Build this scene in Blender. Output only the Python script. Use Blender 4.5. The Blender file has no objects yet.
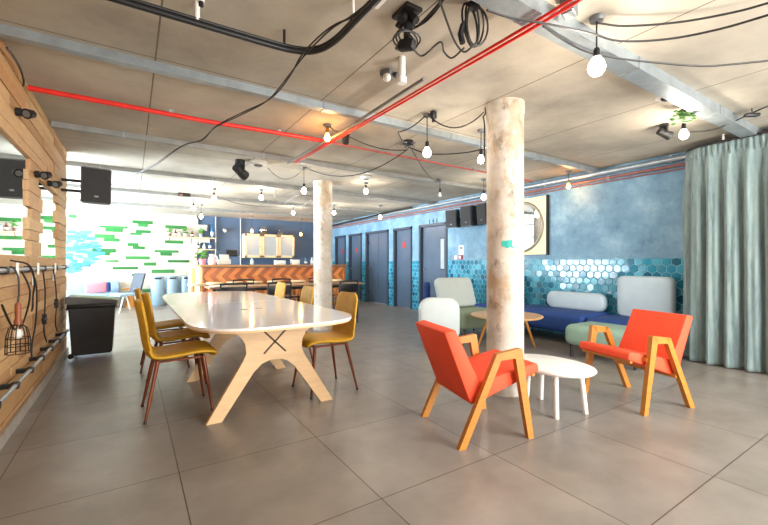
import bpy, bmesh, math, random
from mathutils import Vector, Matrix, Euler
random.seed(7)
PI = math.pi
SC = bpy.context.scene
COL = SC.collection

# ------------------------------------------------------------------ camera, light, exposure
YAW = math.radians(32.93); CH = 1.14; FPX = 390.0; HY = 263.5
cam_d = bpy.data.cameras.new('camera'); cam = bpy.data.objects.new('camera', cam_d); COL.objects.link(cam)
cam.location = (0, 0, CH); cam.rotation_euler = (PI/2, 0, -YAW)
cam_d.sensor_fit = 'HORIZONTAL'; cam_d.sensor_width = 36; cam_d.lens = FPX/768*36
cam_d.shift_y = (HY-262.5)/768; cam_d.clip_start = 0.05; cam_d.clip_end = 200
SC.camera = cam

vs = SC.view_settings
vs.view_transform = 'Standard'; vs.look = 'None'; vs.gamma = 1.0; vs.use_curve_mapping = False
vs.exposure = 0.75

w = bpy.data.worlds.new('world'); SC.world = w; w.use_nodes = True
bg = w.node_tree.nodes['Background']; bg.inputs[0].default_value = (0.80, 0.90, 1.0, 1); bg.inputs[1].default_value = 1.0

def area(name, loc, rot, sx, sy, power, color):
    l = bpy.data.lights.new(name, 'AREA'); l.shape = 'RECTANGLE'; l.size = sx; l.size_y = sy
    l.energy = power; l.color = color
    o = bpy.data.objects.new(name, l); COL.objects.link(o); o.location = loc; o.rotation_euler = rot
    return o
# daylight through the annex windows (left), and through the shop front behind the camera
area('window_daylight_left', (-5.3, 9.4, 1.5), (0, -PI/2, 0), 1.9, 5.6, 430, (0.80, 0.91, 1.0))
upfill = area('ceiling_fill_left', (-5.3, 9.4, 0.9), (0, -PI/2-0.80, 0), 1.0, 5.6, 1250, (0.82, 0.92, 1.0))  # added lamp aimed up to brighten the far-left ceiling, standing in for ground bounce
upfill.data.spread = math.radians(115)
area('window_daylight_front', (3.5, -2.3, 1.45), (PI/2, 0, 0.10), 3.2, 1.9, 280, (1.0, 0.96, 0.90))

# ------------------------------------------------------------------ small helpers
def at(px, py, z):
    """point of the place at height z that the photograph shows at px, py"""
    s, c = math.sin(YAW), math.cos(YAW)
    d = FPX*(CH-z)/(py-HY); u = (px-384)/FPX*d
    return Vector((s*d+c*u, c*d-s*u, z))

def hexc(h):
    h = h.lstrip('#'); v = [int(h[i:i+2], 16)/255 for i in (0, 2, 4)]
    return tuple(x/12.92 if x <= 0.04045 else ((x+0.055)/1.055)**2.4 for x in v)

class NT:
    def __init__(s, name):
        s.m = bpy.data.materials.new(name); s.m.use_nodes = True
        s.t = s.m.node_tree; s.b = s.t.nodes['Principled BSDF']
    def n(s, typ, **kw):
        nd = s.t.nodes.new(typ)
        for k, v in kw.items(): setattr(nd, k, v)
        return nd
    def l(s, a, b): s.t.links.new(a, b)
    def coord(s, scale=(1, 1, 1), kind='Object'):
        tc = s.n('ShaderNodeTexCoord'); mp = s.n('ShaderNodeMapping'); mp.inputs['Scale'].default_value = scale
        s.l(tc.outputs[kind], mp.inputs[0]); return mp.outputs[0]
    def noise(s, vec, scale, detail=5, rough=0.6):
        nz = s.n('ShaderNodeTexNoise'); nz.inputs['Scale'].default_value = scale
        nz.inputs['Detail'].default_value = detail; nz.inputs['Roughness'].default_value = rough
        s.l(vec, nz.inputs['Vector']); return nz.outputs['Fac']
    def ramp(s, fac, stops):
        r = s.n('ShaderNodeValToRGB'); e = r.color_ramp.elements
        while len(e) < len(stops): e.new(0.5)
        for el, (p, c) in zip(e, stops): el.position = p; el.color = (*c, 1)
        s.l(fac, r.inputs[0]); return r.outputs[0]
    def mix(s, fac, a, b, mode='MIX'):
        m = s.n('ShaderNodeMix', data_type='RGBA', blend_type=mode)
        for sock, v in ((m.inputs[0], fac), (m.inputs[6], a), (m.inputs[7], b)):
            if isinstance(v, (int, float)): sock.default_value = v
            elif isinstance(v, tuple): sock.default_value = (*v, 1)
            else: s.l(v, sock)
        return m.outputs[2]
    def bump(s, h, strength=0.2, dist=0.02):
        b = s.n('ShaderNodeBump'); b.inputs['Strength'].default_value = strength; b.inputs['Distance'].default_value = dist
        s.l(h, b.inputs['Height']); s.l(b.outputs[0], s.b.inputs['Normal'])
    def base(s, c):
        if isinstance(c, tuple): s.b.inputs['Base Color'].default_value = (*c, 1)
        else: s.l(c, s.b.inputs['Base Color'])
    def set(s, rough=0.5, metal=0.0, spec=0.5):
        s.b.inputs['Roughness'].default_value = rough; s.b.inputs['Metallic'].default_value = metal
        s.b.inputs['Specular IOR Level'].default_value = spec

def plain(name, h, rough=0.5, metal=0.0, var=0.12, scale=9, bump=0.0, spec=0.5):
    k = NT(name); c = hexc(h); v = k.coord(); f = k.noise(v, scale, 4)
    lo = tuple(x*(1-var) for x in c); hi = tuple(min(1, x*(1+var)) for x in c)
    k.base(k.ramp(f, [(0.3, lo), (0.7, hi)])); k.set(rough, metal, spec)
    if bump: k.bump(k.noise(k.coord(), scale*18, 2), bump, 0.004)
    return k.m

def island(name, hexes, rough=0.5, grain=None, spec=0.5, bump=0.0):
    """each plank or tile of one mesh takes its own tone"""
    k = NT(name); g = k.n('ShaderNodeNewGeometry')
    n = len(hexes); r = k.ramp(g.outputs['Random Per Island'], [(i/max(1, n-1), hexc(h)) for i, h in enumerate(hexes)])
    if grain:
        f = k.noise(k.coord(grain), 6, 6, 0.65)
        r = k.mix(0.55, r, k.ramp(f, [(0.3, (0.58, 0.52, 0.48)), (0.7, (1, 1, 1))]), 'MULTIPLY')
    if bump: k.bump(k.noise(k.coord((1, 1, 1)), 30, 3), bump, 0.006)
    k.base(r); k.set(rough, 0, spec); return k.m

def wood(name, h, rough=0.45, scale=(3, 30, 30), var=0.35):
    k = NT(name); c = hexc(h); f = k.noise(k.coord(scale), 2.0, 6, 0.6)
    k.base(k.ramp(f, [(0.25, tuple(x*(1-var) for x in c)), (0.6, c), (0.8, tuple(min(1, x*1.15) for x in c))]))
    k.set(rough); return k.m

def emis(name, h, strength):
    k = NT(name); k.base(hexc(h)); k.b.inputs['Emission Color'].default_value = (*hexc(h), 1)
    k.b.inputs['Emission Strength'].default_value = strength; return k.m

class MB:
    def __init__(s): s.bm = bmesh.new()
    def _xf(s, verts, M):
        for v in verts: v.co = M @ v.co
    def box(s, c, size, rot=(0, 0, 0), bev=0.0, seg=2):
        r = bmesh.ops.create_cube(s.bm, size=1.0); vs_ = r['verts']
        M = Matrix.Translation(c) @ Euler(rot).to_matrix().to_4x4() @ Matrix.Diagonal((*size, 1))
        s._xf(vs_, M)
        if bev:
            es = list({e for v in vs_ for e in v.link_edges})
            bmesh.ops.bevel(s.bm, geom=es, offset=bev, segments=seg, profile=0.5, affect='EDGES')
        return s
    def bar(s, a, b, wx, wy, up=(0, 0, 1), bev=0.0):
        """rectangular bar from a to b"""
        a, b = Vector(a), Vector(b); z = (b-a); L = z.length; z.normalize()
        x = Vector(up).cross(z)
        if x.length < 1e-4: x = Vector((1, 0, 0)).cross(z)
        x.normalize(); y = z.cross(x)
        R = Matrix((x, y, z)).transposed().to_4x4()
        r = bmesh.ops.create_cube(s.bm, size=1.0); vs_ = r['verts']
        s._xf(vs_, Matrix.Translation((a+b)/2) @ R @ Matrix.Diagonal((wx, wy, L, 1)))
        if bev:
            es = list({e for v in vs_ for e in v.link_edges})
            bmesh.ops.bevel(s.bm, geom=es, offset=bev, segments=2, profile=0.5, affect='EDGES')
        return s
    def cone(s, a, b, r1, r2, seg=16):
        a, b = Vector(a), Vector(b); z = b-a; L = z.length
        q = Vector((0, 0, 1)).rotation_difference(z.normalized()).to_matrix().to_4x4()
        bmesh.ops.create_cone(s.bm, cap_ends=True, segments=seg, radius1=r1, radius2=r2, depth=L,
                              matrix=Matrix.Translation((a+b)/2) @ q)
        return s
    def cyl(s, a, b, r, seg=16): return s.cone(a, b, r, r, seg)
    def sph(s, c, r, sc=(1, 1, 1), u=16, v=10):
        bmesh.ops.create_uvsphere(s.bm, u_segments=u, v_segments=v, radius=r,
                                  matrix=Matrix.Translation(c) @ Matrix.Diagonal((*sc, 1)))
        return s
    def lathe(s, prof, seg=24, c=(0, 0, 0)):
        rings = []
        for r, z in prof:
            rings.append([s.bm.verts.new((c[0]+r*math.cos(2*PI*i/seg), c[1]+r*math.sin(2*PI*i/seg), c[2]+z)) for i in range(seg)])
        for A, B in zip(rings, rings[1:]):
            for i in range(seg): s.bm.faces.new((A[i], A[(i+1) % seg], B[(i+1) % seg], B[i]))
        s.bm.faces.new(list(reversed(rings[0]))); s.bm.faces.new(rings[-1]); return s
    def prism(s, pts, vec):
        """polygon (3-D points) extruded by vec"""
        A = [s.bm.verts.new(p) for p in pts]; B = [s.bm.verts.new(Vector(p)+Vector(vec)) for p in pts]
        s.bm.faces.new(A); s.bm.faces.new(list(reversed(B))); n = len(pts)
        for i in range(n): s.bm.faces.new((A[(i+1) % n], A[i], B[i], B[(i+1) % n]))
        return s
    def tube(s, pts, r, seg=8):
        pts = [Vector(p) for p in pts]; rings = []; x = None
        for i, p in enumerate(pts):
            t = (pts[min(i+1, len(pts)-1)]-pts[max(i-1, 0)]).normalized()
            if x is None: x = t.orthogonal().normalized()
            else:
                x = x - t*x.dot(t)
                x = x.normalized() if x.length > 1e-5 else t.orthogonal().normalized()
            y = t.cross(x)
            rings.append([s.bm.verts.new(p+r*(math.cos(2*PI*k/seg)*x+math.sin(2*PI*k/seg)*y)) for k in range(seg)])
        for A, B in zip(rings, rings[1:]):
            for i in range(seg): s.bm.faces.new((A[i], A[(i+1) % seg], B[(i+1) % seg], B[i]))
        s.bm.faces.new(list(reversed(rings[0]))); s.bm.faces.new(rings[-1]); return s
    def build(s, name, mat, parent=None, smooth=True, loc=None):
        bmesh.ops.recalc_face_normals(s.bm, faces=s.bm.faces)
        me = bpy.data.meshes.new(name); s.bm.to_mesh(me); s.bm.free()
        me.materials.append(mat)
        if smooth:
            for p in me.polygons: p.use_smooth = True
            me.set_sharp_from_angle(angle=math.radians(38))
        o = bpy.data.objects.new(name, me); COL.objects.link(o)
        if parent: o.parent = parent
        if loc: o.location = loc
        return o

def tag(o, label, cat, group=None):
    o['label'] = label; o['category'] = cat
    if group: o['group'] = group
    return o
def thing(name, label, cat, loc=(0, 0, 0), rz=0.0, group=None):
    o = bpy.data.objects.new(name, None); COL.objects.link(o); o.empty_display_size = 0.1
    o.location = loc; o.rotation_euler = (0, 0, rz); return tag(o, label, cat, group)
def struct(o): o['kind'] = 'structure'; return o
def kids(o): return [c for c in bpy.data.objects if c.parent == o]
def copy_tree(o, parent=None):
    c = o.copy(); COL.objects.link(c)
    if parent: c.parent = parent
    for ch in kids(o): copy_tree(ch, c)
    return c
def again(src, label, loc, rz):
    c = copy_tree(src); c.location = loc; c.rotation_euler = (0, 0, rz); c['label'] = label; return c
def smooth_path(pts, n=6):
    """Catmull-Rom through the points"""
    P = [Vector(p) for p in pts]; P = [2*P[0]-P[1]]+P+[2*P[-1]-P[-2]]; out = []
    for i in range(1, len(P)-2):
        for k in range(n):
            t = k/n; a, b, c, d = P[i-1], P[i], P[i+1], P[i+2]
            out.append(0.5*((2*b)+(c-a)*t+(2*a-5*b+4*c-d)*t*t+(3*b-a-3*c+d)*t**3))
    return out+[P[-2]]

# ------------------------------------------------------------------ materials
M = {}
M['white'] = plain('white_paint', 'e8e8e6', 0.35, var=0.03)
M['gloss_white'] = plain('white_laminate', 'e9e6e2', 0.10, var=0.02)
M['ply'] = wood('pale_plywood', 'dcb98c', 0.45, (3, 40, 20), 0.14)
M['slot'] = plain('dark_slot', '4a3a2c', 0.7)
M['mustard'] = plain('mustard_fabric', 'c99a1c', 0.62, var=0.12, scale=14, bump=0.15)
M['rust'] = plain('rust_brown_metal', '6e3418', 0.33, 0.35, 0.2)
M['black'] = plain('black_plastic', '17181b', 0.42, var=0.2)
M['blackm'] = plain('matt_black', '101113', 0.65, var=0.2)
M['orange'] = plain('orange_wool', 'ec4f2b', 0.72, var=0.06, scale=40, bump=0.25)
M['oak'] = wood('honey_oak', 'b97a2c', 0.4, (6, 6, 30), 0.22)
M['oaktop'] = wood('light_oak_top', 'cda06a', 0.35, (4, 40, 40), 0.2)
M['navy'] = plain('navy_fabric', '123a7a', 0.75, var=0.12, bump=0.2)
M['skyfab'] = plain('pale_blue_grey_fabric', 'a8bac5', 0.8, var=0.04, bump=0.2)
M['greyfab'] = plain('pale_grey_green_fabric', 'a5afad', 0.8, var=0.04, bump=0.2)
M['mint'] = plain('mint_green_fabric', '84a396', 0.78, var=0.06, bump=0.2)
M['sage'] = plain('sage_green_fabric', '7f8f78', 0.78, var=0.06, bump=0.2)
M['steel'] = plain('galvanised_steel', '9aa3a8', 0.42, 0.55, 0.15)
M['greytray'] = plain('grey_trunking', '8d8f8d', 0.5, 0.2, 0.15)
M['red'] = plain('red_conduit', 'd8261c', 0.45, var=0.15)
M['redbrown'] = plain('oxide_red_pipe', '85564d', 0.45, var=0.2)
M['cable'] = plain('black_cable', '1c1b1a', 0.5, var=0.2)
M['greycable'] = plain('grey_cable', '7c7a76', 0.55, var=0.2)
M['whiteplastic'] = plain('white_plastic', 'e3e3df', 0.35, var=0.04)
M['mirror'] = plain('mirror_glass', 'eef4f5', 0.02, 1.0, 0.0)
M['door'] = plain('slate_blue_door', '43566b', 0.38, var=0.1, scale=3)
M['doorframe'] = plain('dark_door_frame', '2f3c4c', 0.45, var=0.1)
M['copper'] = plain('copper_pipe', 'b06a45', 0.3, 0.8, 0.15)
M['green'] = plain('leaf_green', '4f8a35', 0.6, var=0.35, scale=30)
M['binblue'] = plain('blue_grey_bin', '8fb0cc', 0.35, var=0.06)
M['bulb_w'] = emis('lit_bulb_warm_white', 'fff0d6', 14)
M['bulb_o'] = emis('lit_bulb_amber', 'ffa04a', 16)
M['bulb_off'] = plain('frosted_bulb', 'f1efe8', 0.25, var=0.02)
M['brass'] = plain('brass_socket', 'a98443', 0.35, 0.8)
M['chrome'] = plain('chrome', 'c8ccd0', 0.15, 1.0, 0.05)
M['paper'] = plain('white_paper', 'f0f0ec', 0.7, var=0.03)
M['redsign'] = plain('red_sign', 'b02a2c', 0.5, var=0.05)
M['pink'] = plain('pink_fabric', 'd98593', 0.8, var=0.06, bump=0.2)
M['palewood'] = wood('pale_birch', 'e6cfa4', 0.45, (2, 30, 30), 0.12)
M['greyconc'] = plain('grey_metal', '6d7072', 0.5, 0.4)
M['frost'] = plain('frosted_panel', '9eabb1', 0.45, var=0.05)

def m_floor():
    k = NT('grey_floor_tiles'); tc = k.n('ShaderNodeTexCoord'); sx = k.n('ShaderNodeSeparateXYZ'); k.l(tc.outputs['Object'], sx.inputs[0])
    P = 0.8; ds = []; ids = []
    for out, off in ((0, 0.218), (1, 0.793)):
        a = k.n('ShaderNodeMath', operation='SUBTRACT'); a.inputs[1].default_value = off-8*P; k.l(sx.outputs[out], a.inputs[0])
        d = k.n('ShaderNodeMath', operation='DIVIDE'); d.inputs[1].default_value = P; k.l(a.outputs[0], d.inputs[0])
        f = k.n('ShaderNodeMath', operation='FLOOR'); k.l(d.outputs[0], f.inputs[0]); ids.append(f.outputs[0])
        pp = k.n('ShaderNodeMath', operation='PINGPONG'); pp.inputs[1].default_value = 0.5; k.l(d.outputs[0], pp.inputs[0])
        ds.append(pp.outputs[0])
    mn = k.n('ShaderNodeMath', operation='MINIMUM'); k.l(ds[0], mn.inputs[0]); k.l(ds[1], mn.inputs[1])
    ln = k.n('ShaderNodeMath', operation='LESS_THAN'); ln.inputs[1].default_value = 0.0036; k.l(mn.outputs[0], ln.inputs[0])
    cb = k.n('ShaderNodeCombineXYZ'); k.l(ids[0], cb.inputs[0]); k.l(ids[1], cb.inputs[1])
    wn = k.n('ShaderNodeTexWhiteNoise', noise_dimensions='2D'); k.l(cb.outputs[0], wn.inputs['Vector'])
    tint = k.ramp(wn.outputs['Value'], [(0, (0.90, 0.90, 0.90)), (1, (1.05, 1.05, 1.05))])
    f = k.noise(k.coord(), 2.6, 7, 0.62)
    c = k.ramp(f, [(0.3, hexc('79746e')), (0.7, hexc('908a84'))])
    c = k.mix(1.0, c, tint, 'MULTIPLY')
    k.base(k.mix(ln.outputs[0], c, hexc('4a4038'))); k.set(0.33, 0, 0.5)
    r = k.n('ShaderNodeMapRange'); r.inputs[3].default_value = 0.24; r.inputs[4].default_value = 0.44
    k.l(k.noise(k.coord(), 7, 5), r.inputs[0]); k.l(r.outputs[0], k.b.inputs['Roughness'])
    return k.m
def m_conc(name, lo, hi, joints=True, sc=1.3):
    k = NT(name); v = k.coord(); f = k.noise(v, sc, 8, 0.62); c = k.ramp(f, [(0.28, hexc(lo)), (0.72, hexc(hi))])
    sp = k.ramp(k.noise(k.coord(), 14, 3), [(0.70, (1, 1, 1)), (0.78, (0.78, 0.76, 0.74))]); c = k.mix(0.7, c, sp, 'MULTIPLY')
    if joints:
        tc = k.n('ShaderNodeTexCoord'); sx = k.n('ShaderNodeSeparateXYZ'); k.l(tc.outputs['Object'], sx.inputs[0])
        outs = []
        for o_, off, P in ((0, 0.14, 1.25), (1, 0.62, 2.5)):
            a = k.n('ShaderNodeMath', operation='SUBTRACT'); a.inputs[1].default_value = off-20*P; k.l(sx.outputs[o_], a.inputs[0])
            d = k.n('ShaderNodeMath', operation='DIVIDE'); d.inputs[1].default_value = P; k.l(a.outputs[0], d.inputs[0])
            pp = k.n('ShaderNodeMath', operation='PINGPONG'); pp.inputs[1].default_value = 0.5; k.l(d.outputs[0], pp.inputs[0])
            l_ = k.n('ShaderNodeMath', operation='LESS_THAN'); l_.inputs[1].default_value = 0.005/P; k.l(pp.outputs[0], l_.inputs[0]); outs.append(l_.outputs[0])
        mx = k.n('ShaderNodeMath', operation='MAXIMUM'); k.l(outs[0], mx.inputs[0]); k.l(outs[1], mx.inputs[1])
        c = k.mix(mx.outputs[0], c, hexc('6b6458'))
    k.base(c); k.set(0.75, 0, 0.3); k.bump(k.noise(k.coord(), 22, 5), 0.12, 0.01); return k.m
def m_blue():
    k = NT('mottled_blue_plaster'); f = k.noise(k.coord(), 2.2, 7, 0.68); g = k.noise(k.coord(), 6, 3)
    c = k.ramp(f, [(0.3, hexc('4c7189')), (0.5, hexc('678da6')), (0.68, hexc('86a6ba'))])
    c = k.mix(0.35, c, k.ramp(g, [(0.58, (1, 1, 1)), (0.72, hexc('8fa6b6'))]), 'MULTIPLY')
    k.base(c); k.set(0.6); k.bump(f, 0.1, 0.02); return k.m
def m_brick():
    k = NT('white_painted_brick'); b = k.n('ShaderNodeTexBrick'); mp = k.n('ShaderNodeMapping'); tc = k.n('ShaderNodeTexCoord')
    mp.inputs['Rotation'].default_value = (PI/2, 0, 0); k.l(tc.outputs['Object'], mp.inputs[0]); k.l(mp.outputs[0], b.inputs['Vector'])
    for n_, v in (('Scale', 1.0), ('Mortar Size', 0.006), ('Brick Width', 0.27), ('Row Height', 0.088)): b.inputs[n_].default_value = v
    b.inputs['Color1'].default_value = (*hexc('cfc9bb'), 1); b.inputs['Color2'].default_value = (*hexc('d6d1c5'), 1); b.inputs['Mortar'].default_value = (*hexc('c4bdae'), 1)
    k.base(b.outputs[0]); k.set(0.6); return k.m
def m_curtain():
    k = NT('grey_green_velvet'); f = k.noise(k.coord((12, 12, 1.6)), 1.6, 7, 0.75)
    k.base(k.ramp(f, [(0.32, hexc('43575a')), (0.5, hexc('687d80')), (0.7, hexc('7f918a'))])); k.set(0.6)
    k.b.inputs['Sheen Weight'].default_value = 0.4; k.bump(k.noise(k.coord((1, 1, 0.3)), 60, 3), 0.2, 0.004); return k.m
M['floor'] = m_floor()
M['ceil'] = m_conc('raw_concrete_ceiling', '948f84', 'c4bdae')
def m_column():
    k = NT('stained_concrete_column'); f = k.noise(k.coord(), 5, 8, 0.68); c = k.ramp(f, [(0.25, hexc('9c9388')), (0.5, hexc('bdb6ac')), (0.75, hexc('d3cdc4'))])
    g = k.noise(k.coord((1.6, 1.6, 0.9)), 2.4, 5, 0.6); c = k.mix(0.75, c, k.ramp(g, [(0.52, (1, 1, 1)), (0.60, hexc('dcc5a4'))]), 'MULTIPLY')
    d = k.noise(k.coord((1, 1, 0.6)), 9, 6, 0.75); c = k.mix(0.8, c, k.ramp(d, [(0.56, (1, 1, 1)), (0.70, hexc('9d9286'))]), 'MULTIPLY')
    k.base(c); k.set(0.6, 0, 0.35); k.bump(f, 0.15, 0.01); return k.m
M['column'] = m_column()
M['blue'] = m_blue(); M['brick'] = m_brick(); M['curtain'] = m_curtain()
M['greenbrick'] = island('green_painted_bricks', ['1a6b2d', '257a38', '358443'], 0.5)
M['mural'] = island('blue_mural_paint', ['2f66ac', '4299c0', '5b80bd', '1f80ad', '6fa6cc'], 0.55)
M['hex'] = island('teal_hex_tiles', ['0d4f68', '1a728e', '2d8aa6', '12627f', '4ba3ba', '1f7fa2'], 0.13, bump=0.25)
M['grout'] = plain('pale_tile_grout', '74a8bd', 0.7)
M['plank'] = island('reclaimed_timber_planks', ['cca274', 'b98a5a', 'dbb888', 'a87c4c', 'cfa877', 'b8905f'], 0.6, (9, 1.4, 9))
M['herring_dark'] = island('dark_orange_timber_chevrons', ['b0602c', 'a35524', 'bb6a34'], 0.42, (5, 5, 5))
M['herring'] = island('orange_timber_chevrons', ['e08038', 'eb9750', 'd9772e'], 0.42, (5, 5, 5))
M['navywall'] = plain('slate_navy_paint', '4c6583', 0.6, var=0.06, scale=2)
M['offwhite'] = plain('off_white_plaster', 'e6e8e6', 0.7, var=0.03, scale=2)

# ------------------------------------------------------------------ the setting
ZC = 2.56; XR = 5.9; YB = 12.7; XL = -0.69; YF = -2.5; XA = -5.5
struct(MB().box(((XA+XR)/2, (YB+YF)/2, -0.1), (XR-XA+0.6, YB-YF+0.6, 0.2)).build('floor', M['floor'], smooth=False))
struct(MB().box(((XA+XR)/2, (YB+YF)/2, ZC+0.1), (XR-XA+0.6, YB-YF+0.6, 0.2)).build('ceiling', M['ceil'], smooth=False))
# right wall with the doors let into it
DOORS = [(11.45, 12.12), (10.40, 11.12), (8.92, 10.04), (7.86, 8.57), (6.56, 7.46)]
mb = MB(); prev = YF
for y0, y1 in sorted(DOORS):
    mb.box((XR+0.15, (prev+y0)/2, ZC/2), (0.3, y0-prev, ZC)); mb.box((XR+0.15, (y0+y1)/2, (2.03+ZC)/2), (0.3, y1-y0, ZC-2.03)); prev = y1
mb.box((XR+0.15, (prev+YB)/2, ZC/2), (0.3, YB-prev, ZC))
struct(mb.build('wall_right', M['blue'], smooth=False))
struct(MB().box(((XA+XR)/2, YB+0.15, ZC/2), (XR-XA, 0.3, ZC)).build('wall_back', M['navywall'], smooth=False))
# front wall behind the camera, with its wide opening
mb = MB()
mb.box(((XA-0.5)/2, YF-0.15, ZC/2), (-0.5-XA, 0.3, ZC)); mb.box(((5.1+XR)/2, YF-0.15, ZC/2), (XR-5.1, 0.3, ZC))
mb.box((2.3, YF-0.15, 0.25), (5.6, 0.3, 0.5)); mb.box((2.3, YF-0.15, 2.48), (5.6, 0.3, 0.16))
struct(mb.build('wall_front', M['offwhite'], smooth=False))
mb = MB()
mb.box((XA-0.15, (YF+6.6)/2, ZC/2), (0.3, 6.6-YF, ZC)); mb.box((XA-0.15, 12.45, ZC/2), (0.3, 0.5, ZC))
mb.box((XA-0.15, 9.4, 0.25), (0.3, 5.6, 0.5)); mb.box((XA-0.15, 9.4, 2.51), (0.3, 5.6, 0.1))
struct(mb.build('wall_annex', M['offwhite'], smooth=False))
mb = MB()
for y in (6.62, 8.0, 9.4, 10.8, 12.18): mb.box((XA-0.1, y, 1.48), (0.08, 0.06, 1.96))
for z in (0.52, 2.44): mb.box((XA-0.1, 9.4, z), (0.08, 5.6, 0.05))
struct(mb.build('window_1', M['greyconc'], smooth=False))
mb = MB()
for x in (-0.48, 0.9, 2.3, 3.7, 5.08): mb.box((x, YF-0.1, 1.45), (0.06, 0.08, 1.9))
for z in (0.52, 2.38): mb.box((2.3, YF-0.1, z), (5.6, 0.08, 0.05))
struct(mb.build('window_2', M['greyconc'], smooth=False))

# timber wall on the left: a core with reclaimed planks nailed on, stepped round the two mirrors
lw = struct(MB().box((XL-0.03-0.06, (YF+6.33)/2, ZC/2), (0.12, 6.33-YF, ZC)).build('wall_left', M['plank'], smooth=False))
mb = MB(); z = 0.0; rows = []
while z < ZC-0.01:
    h = random.choice((0.085, 0.1, 0.115, 0.13)); h = min(h, ZC-z)
    if ZC-z-h < 0.05: h = ZC-z
    rows.append((z, h)); z += h
for z, h in rows:
    spans = [(YF, 6.33)]; zc = z+h/2
    if 1.15 < zc < 1.98:
        a = 4.20+random.choice((-0.10, -0.02, 0.06, 0.13, 0.20)); b = 4.72+random.choice((-0.12, -0.04, 0.05, 0.12))
        if zc > 1.86: spans = [(YF, 1.6), (a, 6.33)]
        else: spans = [(YF, 1.6), (a, max(b, a+0.3)), (5.62+random.choice((0, 0.06, 0.12)), 6.33)]
    for s0, s1 in spans:
        y = s0
        while y < s1-1e-3:
            L = random.uniform(0.5, 1.5); e = min(s1, y+L)
            if s1-e < 0.25: e = s1
            t = random.uniform(0.024, 0.034)
            mb.box((XL-0.03+t/2, (y+e)/2, zc), (t, e-y-0.004, h-0.005)); y = e
pk = mb.build('plank_cladding', M['plank'], lw, smooth=False)
mb = MB()
z = 0
while z < ZC-0.02:
    mb.box((XL-0.09, 6.33+0.012, z+0.16 if z+0.32 < ZC else (z+ZC)/2), (0.14, 0.024, min(0.315, ZC-z-0.005))); z += 0.32
mb.build('end_board', M['plank'], lw, smooth=False)
struct(MB().box((XL+0.012, (YF+6.33)/2, 0.04), (0.018, 6.33-YF, 0.08)).build('baseboard_left', plain('grey_skirting', 'a29a90', 0.5), smooth=False))
for (y0, y1, z0, z1, lab) in ((1.5, 4.5, 1.08, 2.03, 'large wall mirror framed by stepped planks at the left edge of the photo'),
                              (4.62, 5.85, 1.08, 1.93, 'small wall mirror between stepped planks near the end of the timber wall')):
    t = tag(MB().box((XL-0.024, (y0+y1)/2, (z0+z1)/2), (0.008, y1-y0, z1-z0)).build('wall_mirror', M['mirror'], smooth=False), lab, 'mirror')

# hex tile dado on the right wall
def hex_panel(y0, y1, name):
    bm_t = MB(); R = 0.112/math.sqrt(3); wv = 0.112; rowh = 1.5*R; z = 0.0; row = 0; top = 1.21
    while z < top+R:
        y = y0-wv+(wv/2 if row % 2 else 0)
        while y < y1+wv:
            pts = [(y+0.94*R*math.sin(PI/3*k), z+0.94*R*math.cos(PI/3*k)) for k in range(6)]
            pts = [(min(max(a, y0), y1), min(max(b, 0.0), top)) for a, b in pts]
            cl = []
            for p in pts:
                if not cl or (abs(p[0]-cl[-1][0])+abs(p[1]-cl[-1][1])) > 1e-4: cl.append(p)
            if len(cl) > 2 and abs(cl[0][0]-cl[-1][0])+abs(cl[0][1]-cl[-1][1]) < 1e-4: cl.pop()
            ar = sum(cl[i][0]*cl[(i+1) % len(cl)][1]-cl[(i+1) % len(cl)][0]*cl[i][1] for i in range(len(cl)))/2 if len(cl) > 2 else 0
            if abs(ar) > 4e-4:
                cy = sum(p[0] for p in cl)/len(cl); cz = sum(p[1] for p in cl)/len(cl)
                tilt = (random.uniform(-.03, .03), random.uniform(-.03, .03))
                A = [bm_t.bm.verts.new((XR-0.006, a, b)) for a, b in cl]
                B = [bm_t.bm.verts.new((XR-0.014+tilt[0]*(a-cy)+tilt[1]*(b-cz), cy+(a-cy)*0.9, cz+(b-cz)*0.9)) for a, b in cl]
                n = len(cl); bm_t.bm.faces.new(B)
                for i in range(n): bm_t.bm.faces.new((A[i], A[(i+1) % n], B[(i+1) % n], B[i]))
            y += wv
        z += rowh; row += 1
    g = struct(MB().box((XR-0.004, (y0+y1)/2, 0.605), (0.008, y1-y0, 1.21)).build(name, M['grout'], smooth=False))
    bm_t.build('hex_tiles', M['hex'], g, smooth=False)
edges = [0.6]+[v for d in sorted(DOORS) for v in (d[0]-0.06, d[1]+0.06)]+[YB-0.02]
for i in range(0, len(edges), 2): hex_panel(edges[i], edges[i+1], 'trim_%d' % (i//2+1))

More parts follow.
